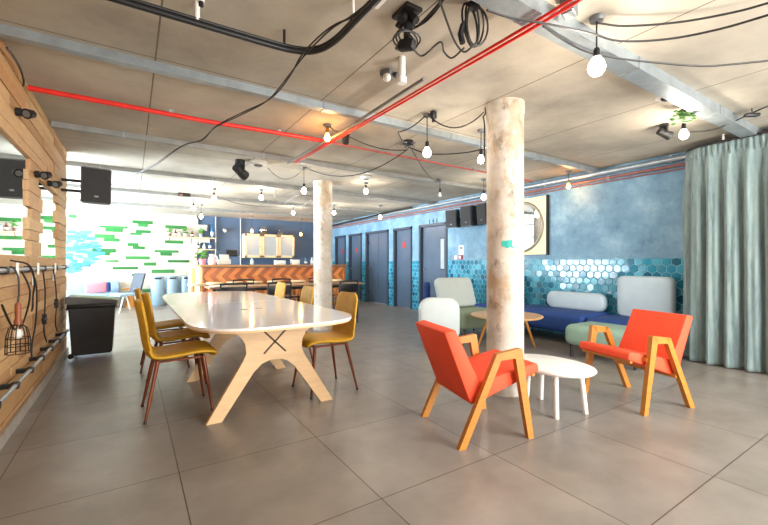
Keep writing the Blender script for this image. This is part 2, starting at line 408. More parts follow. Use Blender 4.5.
# doors
for i, (y0, y1) in enumerate(DOORS):
    n = 5-i
    d = struct(MB().box((XR+0.07, (y0+y1)/2, 1.01), (0.045, y1-y0-0.06, 2.0)).build('door_%d' % n, M['door'], smooth=False))
    mb = MB()
    mb.box((XR+0.03, y0-0.02, 1.03), (0.12, 0.06, 2.06)); mb.box((XR+0.03, y1+0.02, 1.03), (0.12, 0.06, 2.06)); mb.box((XR+0.03, (y0+y1)/2, 2.04), (0.12, y1-y0+0.1, 0.06))
    mb.build('door_frame', M['doorframe'], d, smooth=False)
    hy = y1-0.12 if n != 1 else y1-0.12
    MB().cyl((XR+0.05, hy, 1.0), (XR+0.0, hy, 1.0), 0.012).sph((XR-0.005, hy, 1.0), 0.025).build('door_knob', M['chrome'], d)
    if n == 1:
        MB().box((XR+0.044, 6.72, 1.36), (0.012, 0.17, 0.74)).build('vision_frame', M['doorframe'], d, smooth=False)
        MB().box((XR+0.036, 6.72, 1.36), (0.008, 0.12, 0.68)).build('vision_panel', M['frost'], d, smooth=False)
    if n in (4, 5, 2):
        zc_, s_ = (1.62, 0.12) if n == 2 else (1.56, 0.10)
        MB().box((XR+0.044, (y0+y1)/2, zc_), (0.006, s_, s_*1.3)).build('red_notice', M['redsign'], d, smooth=False)
    if n == 3:
        MB().box((XR+0.046, (y0+y1)/2, 1.01), (0.006, 0.008, 1.98)).build('leaf_gap', M['doorframe'], d, smooth=False)
        for zz in (0.3, 1.0, 1.75):
            for yy in (y0+0.05, y1-0.05): MB().box((XR+0.044, yy, zz), (0.008, 0.03, 0.1)).build('hinge', M['chrome'], d, smooth=False)

# white painted brick facing on the back wall, its right edge stepping like broken courses
bk = []; mb = MB(); zz = 0.0; r_ = 0
while zz < ZC-0.001:
    h = min(0.176, ZC-zz); e = 1.62+[0.0, 0.22, 0.08, 0.35, 0.14, 0.28, 0.03][r_ % 7]
    mb.box(((XA+e)/2, YB-0.03, zz+h/2), (e-XA, 0.06, h)); zz += h; r_ += 1
br = struct(mb.build('trim_7', M['brick'], smooth=False))
GB = [(-1.34, -1.18, 2.3, 2.38), (-0.71, -0.09, 2.08, 2.14), (-0.58, -0.2, 1.98, 2.08), (-0.81, -0.38, 1.81, 1.91), (-0.61, -0.27, 1.72, 1.81), (0.02, 0.5, 2.23, 2.32), (0.15, 0.38, 2.15, 2.23), (0.1, 0.45, 1.98, 2.06), (-0.03, 0.24, 1.92, 1.98), (-0.09, 0.16, 1.61, 1.7), (0.03, 0.31, 1.53, 1.61), (-0.86, -0.35, 1.43, 1.53), (-0.78, -0.48, 1.35, 1.43), (-0.13, 0.43, 1.25, 1.34), (0.8, 1.34, 2.14, 2.23), (0.79, 1.26, 1.71, 1.8), (0.54, 1.13, 1.45, 1.52), (0.68, 0.97, 1.36, 1.45), (-0.57, -0.29, 1.18, 1.23), (-0.42, 0.15, 0.98, 1.05), (0.01, 0.29, 0.8, 0.86), (0.29, 0.58, 1.08, 1.17), (0.25, 0.44, 0.35, 0.43), (0.87, 1.41, 1.17, 1.24), (0.47, 1.03, 0.87, 0.97), (-2.6, -2.1, 1.4, 1.5), (-2.2, -1.7, 2.0, 2.1)]
mb = MB()
for x0, x1, z0, z1 in GB: mb.box(((x0+x1)/2, YB-0.066, (z0+z1)/2), (x1-x0, 0.014, z1-z0))
mb.build('green_bricks', M['greenbrick'], br, smooth=False)
mb = MB()
for i in range(110):
    t = i/110; x = -1.45+random.uniform(0, 0.8)*(1-0.35*abs(2*t-1)); z = 0.92+t*1.05; wv = random.choice((0.10, 0.16, 0.24))
    if random.random() < 0.80: mb.box((min(x, -0.62), YB-0.064, z), (wv, 0.010+0.0002*i, 0.07))
mb.build('blue_mural', M['mural'], br, smooth=False)

# trunking runs across the ceiling
def beam(y, x0, wv, hv, m, label):
    t = thing('ceiling_trunking', label, 'trunking', (x0, y, ZC-hv/2))
    MB().box(((XR-0.01-x0)/2, 0, 0), (XR-0.01-x0, wv, hv)).build('channel', m, t, smooth=False)
    x = 0.6
    while x < XR-x0: MB().box((x, 0, -0.003), (0.02, wv+0.012, hv+0.006)).build('clip', M['steel'], t, smooth=False); x += 1.5
    return t
BE = [(1.36, XL+0.02, 0.13, 0.08, 'steel', 'broad galvanised trunking crossing the ceiling nearest the camera, at upper right'),
      (3.2, XL+0.02, 0.065, 0.06, 'steel', 'galvanised trunking on the ceiling starting above the planks at upper left'),
      (5.08, XL+0.02, 0.06, 0.055, 'greytray', 'grey ceiling trunking just beyond the long red conduit'),
      (6.95, XA+0.02, 0.06, 0.055, 'greytray', 'grey ceiling trunking passing behind the far column head'),
      (8.9, XA+0.02, 0.06, 0.055, 'greytray', 'grey ceiling trunking carrying the small sensor over the dining area'),
      (10.9, XA+0.02, 0.06, 0.055, 'greytray', 'farthest grey ceiling trunking, nearest the bar')]
for y, x0, wv, hv, m, lab in BE: beam(y, x0, wv, hv, M[m], lab)

# columns
for (x, y, lab, mk) in ((2.806, 2.34, 'near round concrete column with stained paint behind the orange armchair', True),
                        (2.80, 6.28, 'far round white-painted concrete column beyond the long white table', False)):
    c = thing('concrete_column', lab, 'column', (x, y, 0))
    MB().lathe([(0.163, 0), (0.163, 0.05), (0.16, 0.06), (0.16, ZC-0.1), (0.166, ZC-0.09), (0.166, ZC)], 48).build('shaft', M['column'], c)
    if mk:
        mb = MB(); dirc = math.atan2(-y, -x)
        for (a, z0, sw, sh) in ((-0.02, 1.31, 0.045, 0.05), (0.10, 1.29, 0.03, 0.035), (0.22, 1.31, 0.03, 0.06), (0.33, 1.31, 0.012, 0.07), (0.39, 1.28, 0.03, 0.014)):
            an = dirc+a; p = Vector((0.1605*math.cos(an), 0.1605*math.sin(an), z0)); mb.box(p, (0.004, sw, sh), (0, 0, an), 0.0)
        mb.build('paint_mark', plain('teal_paint_mark', '2fa39a', 0.6), c, smooth=False)

# ------------------------------------------------------------------ meeting table
TX, TY = 0.87, 4.10
tb = thing('meeting_table', 'long white meeting table on cross-cut plywood legs between yellow chairs', 'table', (TX, TY, 0))
def top_outline(sgn):
    """half of the top from the centre joint to one rounded end"""
    hw = 0.57; L, E_ = (1.70, 0.52) if sgn < 0 else (1.78, 0.84); pts = [(-hw, 0.007*sgn)]
    for k in range(0, 41):
        a = PI*k/40; cx = -math.cos(a); sy = math.sin(a); e = 0.52
        px = math.copysign(abs(cx)**e, cx)*hw; py = (L-E_)+E_*abs(sy)**0.78
        pts.append((px, py*sgn))
    pts.append((hw, 0.007*sgn)); return pts
for sgn in (-1, 1):
    o = top_outline(sgn)
    tp = MB().prism([(a, b, 0.735) for a, b in o], (0, 0, 0.015)).build('tabletop', M['gloss_white'], tb, smooth=False)
    MB().prism([(a*0.985, b*0.994, 0.720) for a, b in o], (0, 0, 0.015)).build('plywood_edge', M['ply'], tp, smooth=False)
for px_, py_ in ((244.5, 309.6), (259, 308.4)):
    q = at(px_, py_, 0.75); MB().box((q.x-TX, q.y-TY, 0.7505), (0.055, 0.016, 0.003), (0, 0, -0.5)).build('tenon_slot', M['slot'], tb, smooth=False)
LEG = [(-0.5, 0.720), (-0.46, 0.672), (-0.33, 0.645), (-0.255, 0.60), (-0.222, 0.54), (-0.215, 0.47), (-0.24, 0.41), (-0.49, 0.0), (-0.385, 0.0), (-0.16, 0.325), (-0.10, 0.38), (-0.04, 0.402)]
LEG = LEG+[(-a, b) for a, b in reversed(LEG)]
for y in (-1.10, 0.08, 1.16):
    lg = MB().prism([(a+0.06, y-0.018, b) for a, b in LEG], (0, 0.036, 0)).build('leg', M['ply'], tb, smooth=False)
    mb = MB()
    for s in (-1, 1): mb.bar((0.06-0.085*s, y, 0.455), (0.06+0.085*s, y, 0.625), 0.013, 0.042, up=(0, 1, 0))
    mb.build('cross_slot', M['slot'], lg, smooth=False)
mb = MB(); mb.bar((0.06, -1.08, 0.60), (0.06, 1.14, 0.60), 0.03, 0.16); mb.build('stretcher', M['ply'], tb, smooth=False)

# ------------------------------------------------------------------ yellow dining chairs (local +X is the front)
def shell_grid(path, wfun, dish, th, mat, name, parent):
    mb = MB(); NW = 14; up, dn = [], []
    n = len(path)
    for i, p in enumerate(path):
        t = (path[min(i+1, n-1)]-path[max(i-1, 0)]).normalized(); nrm = Vector((t.z, 0, -t.x))
        if nrm.dot(Vector((0.7, 0, 0.7))) < 0: nrm = -nrm
        ra, rb = [], []
        for j in range(NW+1):
            q = 2*j/NW-1; q2 = math.sin(q*PI/2); y = q2*wfun(i/(n-1)); dz = dish*(q2**2); e = th*(1-0.75*q2**6)
            c = p+nrm*dz
            ra.append(mb.bm.verts.new((c.x+nrm.x*e/2, y, c.z+nrm.z*e/2))); rb.append(mb.bm.verts.new((c.x-nrm.x*e/2, y, c.z-nrm.z*e/2)))
        up.append(ra); dn.append(rb)
    for i in range(n-1):
        for j in range(NW):
            mb.bm.faces.new((up[i][j], up[i][j+1], up[i+1][j+1], up[i+1][j])); mb.bm.faces.new((dn[i][j], dn[i+1][j], dn[i+1][j+1], dn[i][j+1]))
        for j in (0, NW): mb.bm.faces.new((up[i][j], up[i+1][j], dn[i+1][j], dn[i][j]))
    for i in (0, n-1):
        for j in range(NW): mb.bm.faces.new((up[i][j], up[i][j+1], dn[i][j+1], dn[i][j]))
    return mb.build(name, mat, parent)
def make_dining_chair(label):
    t = thing('dining_chair', label, 'chair', group='mustard dining chairs around the white table')
    sp = smooth_path([(0.235, 0, 0.425), (0.215, 0, 0.452), (0.12, 0, 0.462), (0, 0, 0.452), (-0.12, 0, 0.446), (-0.185, 0, 0.46), (-0.215, 0, 0.51)], 5)
    bp = smooth_path([(-0.215, 0, 0.51), (-0.229, 0, 0.58), (-0.242, 0, 0.68), (-0.260, 0, 0.79), (-0.274, 0, 0.865)], 6)
    def sw(v): return 0.218*min(1, (1-(1-min(1, v/0.22))**2.2)*0.16+0.84) if v < 0.22 else 0.218-0.012*max(0, v-0.7)/0.3
    def bw(v):
        b = 0.206-0.018*v
        if v > 0.75: b *= math.sqrt(max(0.0, 1-((v-0.75)/0.25)**2*0.55))
        return b
    shell_grid(sp, sw, 0.012, 0.05, M['mustard'], 'seat', t)
    shell_grid(bp, bw, 0.02, 0.045, M['mustard'], 'backrest', t)
    mb = MB()
    for s in (-1, 1): mb.bar((0.15, 0.14*s, 0.42), (-0.15, 0.14*s, 0.415), 0.03, 0.012)
    mb.bar((0.15, -0.15, 0.42), (0.15, 0.15, 0.42), 0.03, 0.012); mb.bar((-0.15, -0.15, 0.415), (-0.15, 0.15, 0.415), 0.03, 0.012)
    mb.build('seat_frame', M['rust'], t, smooth=False)
    for (a, b) in (((0.155, 0.15), (0.215, 0.205)), ((0.155, -0.15), (0.215, -0.205)), ((-0.15, 0.145), (-0.235, 0.205)), ((-0.15, -0.145), (-0.235, -0.205))):
        k = 0.02/0.42; e = (b[0]+(a[0]-b[0])*k, b[1]+(a[1]-b[1])*k, 0.02)
        l = MB().cone((a[0], a[1], 0.425), e, 0.0155, 0.0095, 14).build('leg', M['rust'], t)
        MB().cone(e, (b[0], b[1], 0), 0.0105, 0.010, 12).build('rubber_foot', M['black'], l)
    return t
ch = make_dining_chair('mustard yellow dining chair nearest the camera on the left side of the white table')
ch.location = (0.31, 3.45, 0); ch.rotation_euler = (0, 0, 0.02)
again(ch, 'mustard yellow dining chair second in the row left of the white table', (0.37, 4.20, 0), 0.05)
again(ch, 'mustard yellow dining chair farthest of the row left of the white table', (0.32, 4.98, 0), -0.02)
again(ch, 'mustard yellow dining chair nearest the camera at the right side of the white table', (1.475, 3.29, 0), PI+0.03)
again(ch, 'mustard yellow dining chair in the middle of the row right of the white table', (1.54, 4.46, 0), PI-0.03)
again(ch, 'mustard yellow dining chair farthest of the row right of the white table', (1.56, 5.52, 0), PI)

# ------------------------------------------------------------------ orange armchairs (local +X is the front)
def make_armchair(label):
    t = thing('armchair', label, 'armchair', group='orange armchairs with open oak arms')
    SW = 0.235
    prof = [(0.365, 0.412), (0.36, 0.462), (0.33, 0.472), (-0.10, 0.385), (-0.155, 0.245), (-0.12, 0.255)]
    sm = MB().prism([(a, -SW, b) for a, b in prof], (0, 2*SW, 0))
    bmesh.ops.bevel(sm.bm, geom=list(sm.bm.edges), offset=0.012, segments=2, profile=0.5, affect='EDGES'); sm.build('seat', M['orange'], t)
    prof = [(-0.158, 0.245), (-0.075, 0.325), (-0.105, 0.40), (-0.265, 0.728), (-0.345, 0.712)]
    bmk = MB().prism([(a, -SW-0.002, b) for a, b in prof], (0, 2*SW+0.004, 0))
    bmesh.ops.bevel(bmk.bm, geom=list(bmk.bm.edges), offset=0.012, segments=2, profile=0.5, affect='EDGES'); bmk.build('backrest', M['orange'], t)
    MB().bar((0.325, -0.225, 0.40), (0.325, 0.225, 0.40), 0.025, 0.035).build('front_rail', M['oak'], t, smooth=False)
    MB().bar((0.215, -0.27, 0.41), (0.215, 0.27, 0.41), 0.02, 0.03).bar((-0.10, -0.27, 0.26), (-0.10, 0.27, 0.26), 0.03, 0.03).build('cross_rails', M['oak'], t, smooth=False)
    for s in (-1, 1):
        y0 = s*0.255 if s > 0 else s*0.255-0.036
        def mem(name, P): MB().prism([(a, y0, b) for a, b in P], (0, 0.036, 0)).build(name, M['oak'], t, smooth=False)
        mem('leg', [(-0.275, 0), (-0.225, 0), (0.027, 0.525), (0.035, 0.57), (-0.005, 0.567)])
        mem('leg', [(0.236, 0), (0.276, 0), (0.188, 0.585), (0.142, 0.582), (0.136, 0.53)])
        mem('armrest', [(-0.005, 0.5675), (0.027, 0.525), (0.136, 0.5305), (0.1865, 0.5865), (0.174, 0.5925)])
    return t
ac = make_armchair('orange armchair with oak arms seen from behind, in front of the near column')
ac.location = (2.01, 1.955, 0); ac.rotation_euler = (0, 0, math.radians(-14.5))
again(ac, 'orange armchair with oak arms facing the camera beside the curtain', (3.545, 1.60, 0), math.radians(166))

# white pebble table
wt = thing('coffee_table', 'small white pebble-shaped coffee table between the two orange armchairs', 'table', (2.75, 1.865, 0))
def pebble(rx, ry, n=48): return [(rx*math.copysign(abs(math.cos(2*PI*k/n))**0.92, math.cos(2*PI*k/n)), ry*math.copysign(abs(math.sin(2*PI*k/n))**0.92, math.sin(2*PI*k/n))) for k in range(n)]
mb = MB(); rings = []
for sc, z in ((0.90, 0.328), (0.97, 0.332), (1.0, 0.345), (0.985, 0.357), (0.95, 0.36)):
    rings.append([mb.bm.verts.new((a*sc, b*sc, z)) for a, b in pebble(0.258, 0.345)])
for A, B in zip(rings, rings[1:]):
    for i in range(48): mb.bm.faces.new((A[i], A[(i+1) % 48], B[(i+1) % 48], B[i]))
mb.bm.faces.new(list(reversed(rings[0]))); mb.bm.faces.new(rings[-1]); mb.build('tabletop', M['white'], wt)
for a, b in ((-0.13, -0.15), (0.15, -0.21), (-0.04, 0.18), (0.14, 0.17)):
    MB().cone((a*0.86, b*0.86, 0.33), (a, b, 0), 0.021, 0.018, 16).build('leg', M['white'], wt)

# ------------------------------------------------------------------ lounge seating by the tiled wall
def cushion(name, mat, parent, c, size, bev, rot=(0, 0, 0), seg=5):
    return MB().box(c, size, rot, bev, seg).build(name, mat, parent)
def slab(name, mat, parent, c, wv, hv, th, rad, rz=0.0, tilt=0.0):
    """upright cushion with rounded corners in its own plane"""
    mb = MB(); pts = []
    for (cx, cz, a0) in ((wv/2-rad, hv/2-rad, 0), (-wv/2+rad, hv/2-rad, 90), (-wv/2+rad, -hv/2+rad, 180), (wv/2-rad, -hv/2+rad, 270)):
        for k in range(7):
            a = math.radians(a0+15*k); pts.append((cx+rad*math.cos(a), cz+rad*math.sin(a)))
    R = Euler((tilt, 0, rz)).to_matrix()
    rings = []
    for off, ins in ((-0.5, 0.035), (-0.42, 0.012), (-0.25, 0), (0.25, 0), (0.42, 0.012), (0.5, 0.035)):
        rings.append([mb.bm.verts.new(R @ Vector((a*(1-2*ins/wv), off*th, b*(1-2*ins/hv)))+Vector(c)) for a, b in pts])
    n = len(pts)
    for A, B in zip(rings, rings[1:]):
        for i in range(n): mb.bm.faces.new((A[i], A[(i+1) % n], B[(i+1) % n], B[i]))
    mb.bm.faces.new(list(reversed(rings[0]))); mb.bm.faces.new(rings[-1]); return mb.build(name, mat, parent)
def module(label, loc, rz, sx, sy, mat, zt=0.44, back=None, group='modular lounge sofas', leg='black'):
    t = thing('lounge_sofa', label, 'sofa', loc, rz, group)
    cushion('seat', mat, t, (0, 0, (zt+0.16)/2), (sx, sy, zt-0.16), 0.07)
    for a in (-1, 1):
        for b in (-1, 1): MB().cone((a*(sx/2-0.08), b*(sy/2-0.08), 0.17), (a*(sx/2-0.07), b*(sy/2-0.07), 0), 0.018, 0.014, 12).build('leg', M[leg], t)
    if back:
        (cx, cy, wv, hv, th, rad, brz, tilt, bm_) = back
        slab('backrest', bm_, t, (cx, cy, zt-0.01+hv/2), wv, hv, th, rad, brz, tilt)
    return t
module('navy blue sofa unit with low pale backrest against the teal tiles', (5.48, 3.63, 0), 0, 0.76, 1.36, M['navy'], 0.44, (0.28, -0.18, 0.92, 0.27, 0.16, 0.11, PI/2, 0, M['skyfab']))
module('navy blue sofa unit with tall pale blue backrest next to the curtain', (5.48, 2.52, 0), 0, 0.76, 0.84, M['navy'], 0.42, (0.27, -0.05, 0.68, 0.56, 0.14, 0.08, PI/2, -0.0, M['skyfab']))
pf = thing('ottoman', 'mint green upholstered ottoman on dark legs behind the facing orange armchair', 'ottoman', (4.74, 2.40, 0))
cushion('seat', M['mint'], pf, (0, 0, 0.275), (0.58, 0.86, 0.25), 0.08)
for a in (-1, 1):
    for b in (-1, 1): MB().cyl((a*0.22, b*0.36, 0.16), (a*0.22, b*0.36, 0), 0.016, 12).build('leg', M['black'], pf)
module('sage green sofa unit with tilted pale grey backrest left of the near column', (4.50, 4.46, 0), -0.12, 0.80, 0.74, M['sage'], 0.42, (-0.03, 0.33, 0.70, 0.50, 0.14, 0.07, 0, -0.36, M['greyfab']))
t = thing('sofa_screen', 'rounded off-white low sofa backrest standing left of the sage green sofa', 'sofa', (3.56, 4.10, 0), -0.45)
slab('cushion', plain('off_white_fabric', 'c9d6da', 0.8, var=0.03, bump=0.2), t, (0, 0, 0.36), 0.56, 0.62, 0.17, 0.16)
MB().box((0, 0, 0.03), (0.40, 0.14, 0.06)).build('base', M['black'], t, smooth=False)
module('navy blue sofa unit with blue backrest half hidden behind the pale grey backrest', (4.86, 5.45, 0), 0.0, 0.70, 0.70, M['navy'], 0.42, (-0.20, 0.27, 0.5, 0.38, 0.13, 0.09, 0.9, 0, M['navy']))
module('sofa unit with white upright backrest peeping out left of the near column', (5.48, 4.72, 0), 0.0, 0.74, 0.62, M['navy'], 0.42, (0.26, 0.0, 0.60, 0.50, 0.13, 0.10, PI/2, 0, M['skyfab']))
# round oak table half hidden by the column
rt = thing('round_table', 'round light oak coffee table partly hidden behind the near column', 'table', (4.34, 3.60, 0))
MB().lathe([(0.40, 0.405), (0.47, 0.412), (0.48, 0.425), (0.475, 0.435), (0.2, 0.436)], 48).build('tabletop', M['oaktop'], rt)
for k in range(4):
    a = math.radians(-38+90*k); MB().cone((0.24*math.cos(a), 0.24*math.sin(a), 0.41), (0.38*math.cos(a), 0.38*math.sin(a), 0), 0.022, 0.014, 14).build('leg', M['oak'], rt)
mb = MB()
for k in range(2):
    a = math.radians(-38+90*k); mb.cyl((-0.27*math.cos(a), -0.27*math.sin(a), 0.27), (0.27*math.cos(a), 0.27*math.sin(a), 0.27-0.0), 0.007, 8)
mb.build('cross_brace', M['chrome'], rt)

# curtain with its curved rail
cu = thing('curtain', 'long grey-green velvet curtain in folds on a curved ceiling rail at right', 'curtain', (5.46, 1.07, 0))
def cpath():
    out = []
    for k in range(14):
        a = PI/2*k/13; out.append(Vector((0.30-0.30*math.sin(a), 0.62+0.30*math.cos(a))))
    n = 60
    for k in range(1, n+1): out.append(Vector((0.0, 0.62-k*0.045)))
    return out
CP = cpath()
dense = []
for a, b in zip(CP, CP[1:]):
    L = (b-a).length; m = max(1, int(L/0.008))
    for k in range(m): dense.append(a.lerp(b, k/m))
mb = MB(); cols = []; S = 0.0; prev = dense[0]
ZS = [0.012, 0.05, 0.3, 0.7, 1.1, 1.5, 1.9, 2.2, 2.33, 2.38, 2.41, 2.44, 2.47]
ph = [random.uniform(0, 6) for _ in range(6)]
for i, p in enumerate(dense):
    q = dense[min(i+1, len(dense)-1)]; S += (p-prev).length; prev = p
    t = (q-p) if (q-p).length > 1e-6 else Vector((0, -1)); t.normalize(); nrm = Vector((t.y, -t.x))
    col = []
    for z in ZS:
        f = min(1, (2.47-z)/0.5); amp = 0.012+0.030*f
        wv = math.sin(S*2*PI/0.155+1.1*math.sin(S*3.1+ph[0])+0.35*math.sin(z*2+S*4))+0.45*math.sin(S*2*PI/0.083+ph[1]+0.8*math.sin(z*1.3))*(0.6+0.4*f)
        if z > 2.36: wv = 0.8*math.sin(S*2*PI/0.05)+0.4*math.sin(S*2*PI/0.155)
        o_ = p+nrm*amp*wv; col.append((o_.x, o_.y, z))
    cols.append(col)
V = [[mb.bm.verts.new(c) for c in col] for col in cols]
for A, B in zip(V, V[1:]):
    for i in range(len(ZS)-1): mb.bm.faces.new((A[i], B[i], B[i+1], A[i+1]))
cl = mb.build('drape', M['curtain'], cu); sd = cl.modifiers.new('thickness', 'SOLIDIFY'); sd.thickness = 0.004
MB().tube([(p.x, p.y, 2.488) for p in CP], 0.014, 8).build('rail', M['black'], cu)
for y in (0.5, -0.4, -1.3): MB().cyl((0, y, 2.495), (0, y, ZC), 0.01).build('rail_hanger', M['whiteplastic'], cu)

# things on the right wall
t = thing('framed_round_mirror', 'round mirror in a square pale wood panel on the blue wall behind the near column', 'mirror', (XR, 4.52, 1.79))
MB().box((-0.025, 0, 0), (0.05, 0.99, 0.99)).build('panel', M['palewood'], t, smooth=False)
MB().box((-0.02, -0.51, 0), (0.06, 0.025, 1.01)).box((-0.02, 0.51, 0), (0.06, 0.025, 1.01)).build('side_edge', M['blackm'], t, smooth=False)
mb = MB(); rg = [(-0.052-0.03*math.sin(PI*k/12), 0.43+0.025*math.cos(PI*k/12)) for k in range(13)]
R_ = [[mb.bm.verts.new((x, r*math.cos(2*PI*j/48), r*math.sin(2*PI*j/48))) for j in range(48)] for x, r in rg]
for A, B in zip(R_, R_[1:]):
    for j in range(48): mb.bm.faces.new((A[j], A[(j+1) % 48], B[(j+1) % 48], B[j]))
mb.build('rim', plain('grey_rim', '8b8a7e', 0.4, 0.3), t)
MB().cyl((-0.05, 0, 0), (-0.058, 0, 0), 0.425, 48).build('mirror_glass', M['mirror'], t)

def speaker(label, loc, rz, tilt, size=(0.26, 0.30, 0.42), arm=None):
    t = thing('loudspeaker', label, 'speaker', loc, rz, 'wall mounted black loudspeakers')
    R = Euler((0, tilt, 0)).to_matrix()
    b = MB(); d, wv, h = size
    P = [(-d/2, -wv*0.36), (-d/2, wv*0.36), (d/2, wv/2), (d/2, -wv/2)]
    b.prism([(x, y, -h/2) for x, y in P], (0, 0, h)); bmesh.ops.bevel(b.bm, geom=list(b.bm.edges), offset=0.012, segments=2, affect='EDGES')
    cb = b.build('cabinet', M['black'], t); cb.rotation_euler = (0, tilt, 0)
    g = MB().box((d/2+0.003, 0, 0), (0.006, wv-0.03, h-0.03)).build('grille', M['blackm'], t, smooth=False); g.rotation_euler = (0, tilt, 0)
    MB().box((d/2+0.007, 0, -h*0.30), (0.003, 0.04, 0.02)).build('badge', M['greyconc'], g, smooth=False)
    if arm: 
        mb = MB()
        for a, b_ in arm: mb.bar(a, b_, 0.03, 0.03)
        mb.build('bracket', M['black'], t, smooth=False)
    return t
speaker('black loudspeaker on the blue wall beside the last door, left of the pair', (XR-0.24, 6.06, 2.075), PI+0.30, 0.10, (0.22, 0.27, 0.38), arm=[((-0.11, 0, 0), (-0.23, 0.06, 0.0))])
speaker('black loudspeaker on the blue wall nearer the column, right of the pair', (XR-0.24, 5.60, 2.085), PI+0.05, 0.08, (0.22, 0.29, 0.40), arm=[((-0.11, 0, 0), (-0.236, 0.0, 0.0))])
speaker('black loudspeaker angled on the blue wall immediately left of the near column', (XR-0.24, 5.18, 2.09), PI-0.1, 0.08, (0.22, 0.27, 0.38), arm=[((-0.11, 0, 0), (-0.23, -0.02, 0.0))])
# notices beside the last door
t = thing('notice', 'white paper notice above the red call point beside the last door', 'sign', (XR, 6.08, 1.43))
MB().box((-0.003, 0, 0), (0.006, 0.13, 0.20)).build('sheet', M['paper'], t, smooth=False)
MB().box((-0.007, 0, 0.04), (0.003, 0.09, 0.05)).build('print', M['greyconc'], t, smooth=False)
t = thing('fire_call_point', 'small red fire call point on the blue wall above the tiles', 'alarm', (XR, 6.08, 1.27))
MB().box((-0.02, 0, 0), (0.04, 0.09, 0.09), bev=0.006).build('housing', M['redsign'], t); MB().box((-0.042, 0, 0), (0.004, 0.05, 0.05)).build('press_plate', M['paper'], t, smooth=False)
t = thing('light_switch', 'white light switch left of the red call point', 'switch', (XR, 6.24, 1.27))
MB().box((-0.008, 0, 0), (0.016, 0.085, 0.085), bev=0.004).build('plate', M['whiteplastic'], t); MB().box((-0.019, 0, 0), (0.006, 0.025, 0.04)).build('rocker', M['white'], t, smooth=False)
# toilet pictograms over the last door
t = thing('pictogram_sign', 'row of small dark toilet pictograms above the last door', 'sign', (XR, 7.0, 2.14))
for i, y in enumerate((0.13, 0.0, -0.13)):
    mb = MB(); mb.sph((-0.003, y, 0.036), 0.012, (0.2, 1, 1)); mb.box((-0.003, y, 0.0), (0.006, 0.028, 0.05))
    if i == 1: mb.box((-0.003, y, -0.014), (0.006, 0.044, 0.03))
    mb.box((-0.003, y-0.008, -0.04), (0.006, 0.010, 0.04)); mb.box((-0.003, y+0.008, -0.04), (0.006, 0.010, 0.04))
    mb.build('figure', plain('dark_green_print', '274a3a', 0.5), t, smooth=False)

# pipes along the right wall, under the ceiling
def run(name, label, pts, r, mat, cat='pipe', clips=None):
    t = thing(name, label, cat, pts[0])
    p0 = Vector(pts[0]); MB().tube([Vector(p)-p0 for p in pts], r, 12).build('tube', mat, t)
    if clips:
        for c in clips: MB().box(Vector(c)-p0, (0.03, 0.03, r*2.6)).build('clip', M['steel'], t, smooth=False)
    return t
run('conduit', 'thick pale grey conduit running along the top of the blue wall', [(XR-0.09, y, 2.475) for y in (-2.3, 3, 8, 12.5)], 0.036, M['steel'], 'pipe', [(XR-0.09, y, 2.48) for y in (0.5, 2.2, 4, 6, 8, 10, 12)])
run('conduit', 'oxide red pipe running just below the grey conduit on the blue wall', [(XR-0.05, y, 2.395) for y in (1.95, 4, 8, 12.5)], 0.022, M['redbrown'], 'pipe', [(XR-0.05, y, 2.395) for y in (3, 5, 7, 9, 11)])
run('conduit', 'thin red pipe lowest of the three along the blue wall', [(XR-0.03, y, 2.345) for y in (1.95, 4, 8, 12.5)], 0.010, M['redbrown'], 'pipe')
run('conduit', 'thick black cable loom lying along the wall top over the doors', smooth_path([(XR-0.17, 12.4, 2.43), (XR-0.18, 10.8, 2.45), (XR-0.2, 9.6, 2.47), (XR-0.19, 8.6, 2.50), (XR-0.18, 7.6, 2.50)], 4), 0.022, M['cable'], 'cable')

# red conduits and the white cables strapped to them
for k, (x0, lab) in enumerate(((XL+0.02, 'long bright red conduit crossing the ceiling from the timber wall'), )):
    run('conduit', lab, [(x0, 4.03, 2.50), (0.0, 4.025, 2.495), (0.55, 4.01, 2.485), (1.20, 4.0, 2.495), (1.78, 4.0, 2.50)], 0.021, M['red'], 'pipe', [(x, 4.02, 2.51) for x in (0.3, 1.3)])
    run('conduit', 'thin faded red conduit continuing right from the end of the long red one', [(1.79, 4.0, 2.50), (3.0, 4.05, 2.505), (4.3, 4.09, 2.51), (5.6, 4.12, 2.51)], 0.012, plain('faded_red_conduit', 'a8524a', 0.5), 'pipe', [(x, 4.07, 2.52) for x in (2.6, 4.2)])
run('conduit', 'pair member red conduit running away overhead, right one of two', [(1.88, 0.2, 2.46), (1.875, 1.4, 2.45), (1.86, 2.6, 2.455), (1.80, 4.9, 2.455)], 0.009, M['red'], 'pipe')
run('conduit', 'pair member red conduit running away overhead, left one of two', [(1.835, 0.2, 2.46), (1.835, 1.3, 2.45), (1.825, 2.6, 2.455), (1.765, 4.9, 2.455)], 0.009, M['red'], 'pipe')
run('cable', 'pale grey cable bundle strapped beside the red conduits overhead', smooth_path([(1.77, 2.2, 2.47), (1.755, 3.0, 2.455), (1.765, 3.5, 2.455), (1.73, 4.0, 2.445), (1.71, 4.95, 2.45)], 5), 0.014, M['greycable'], 'cable')

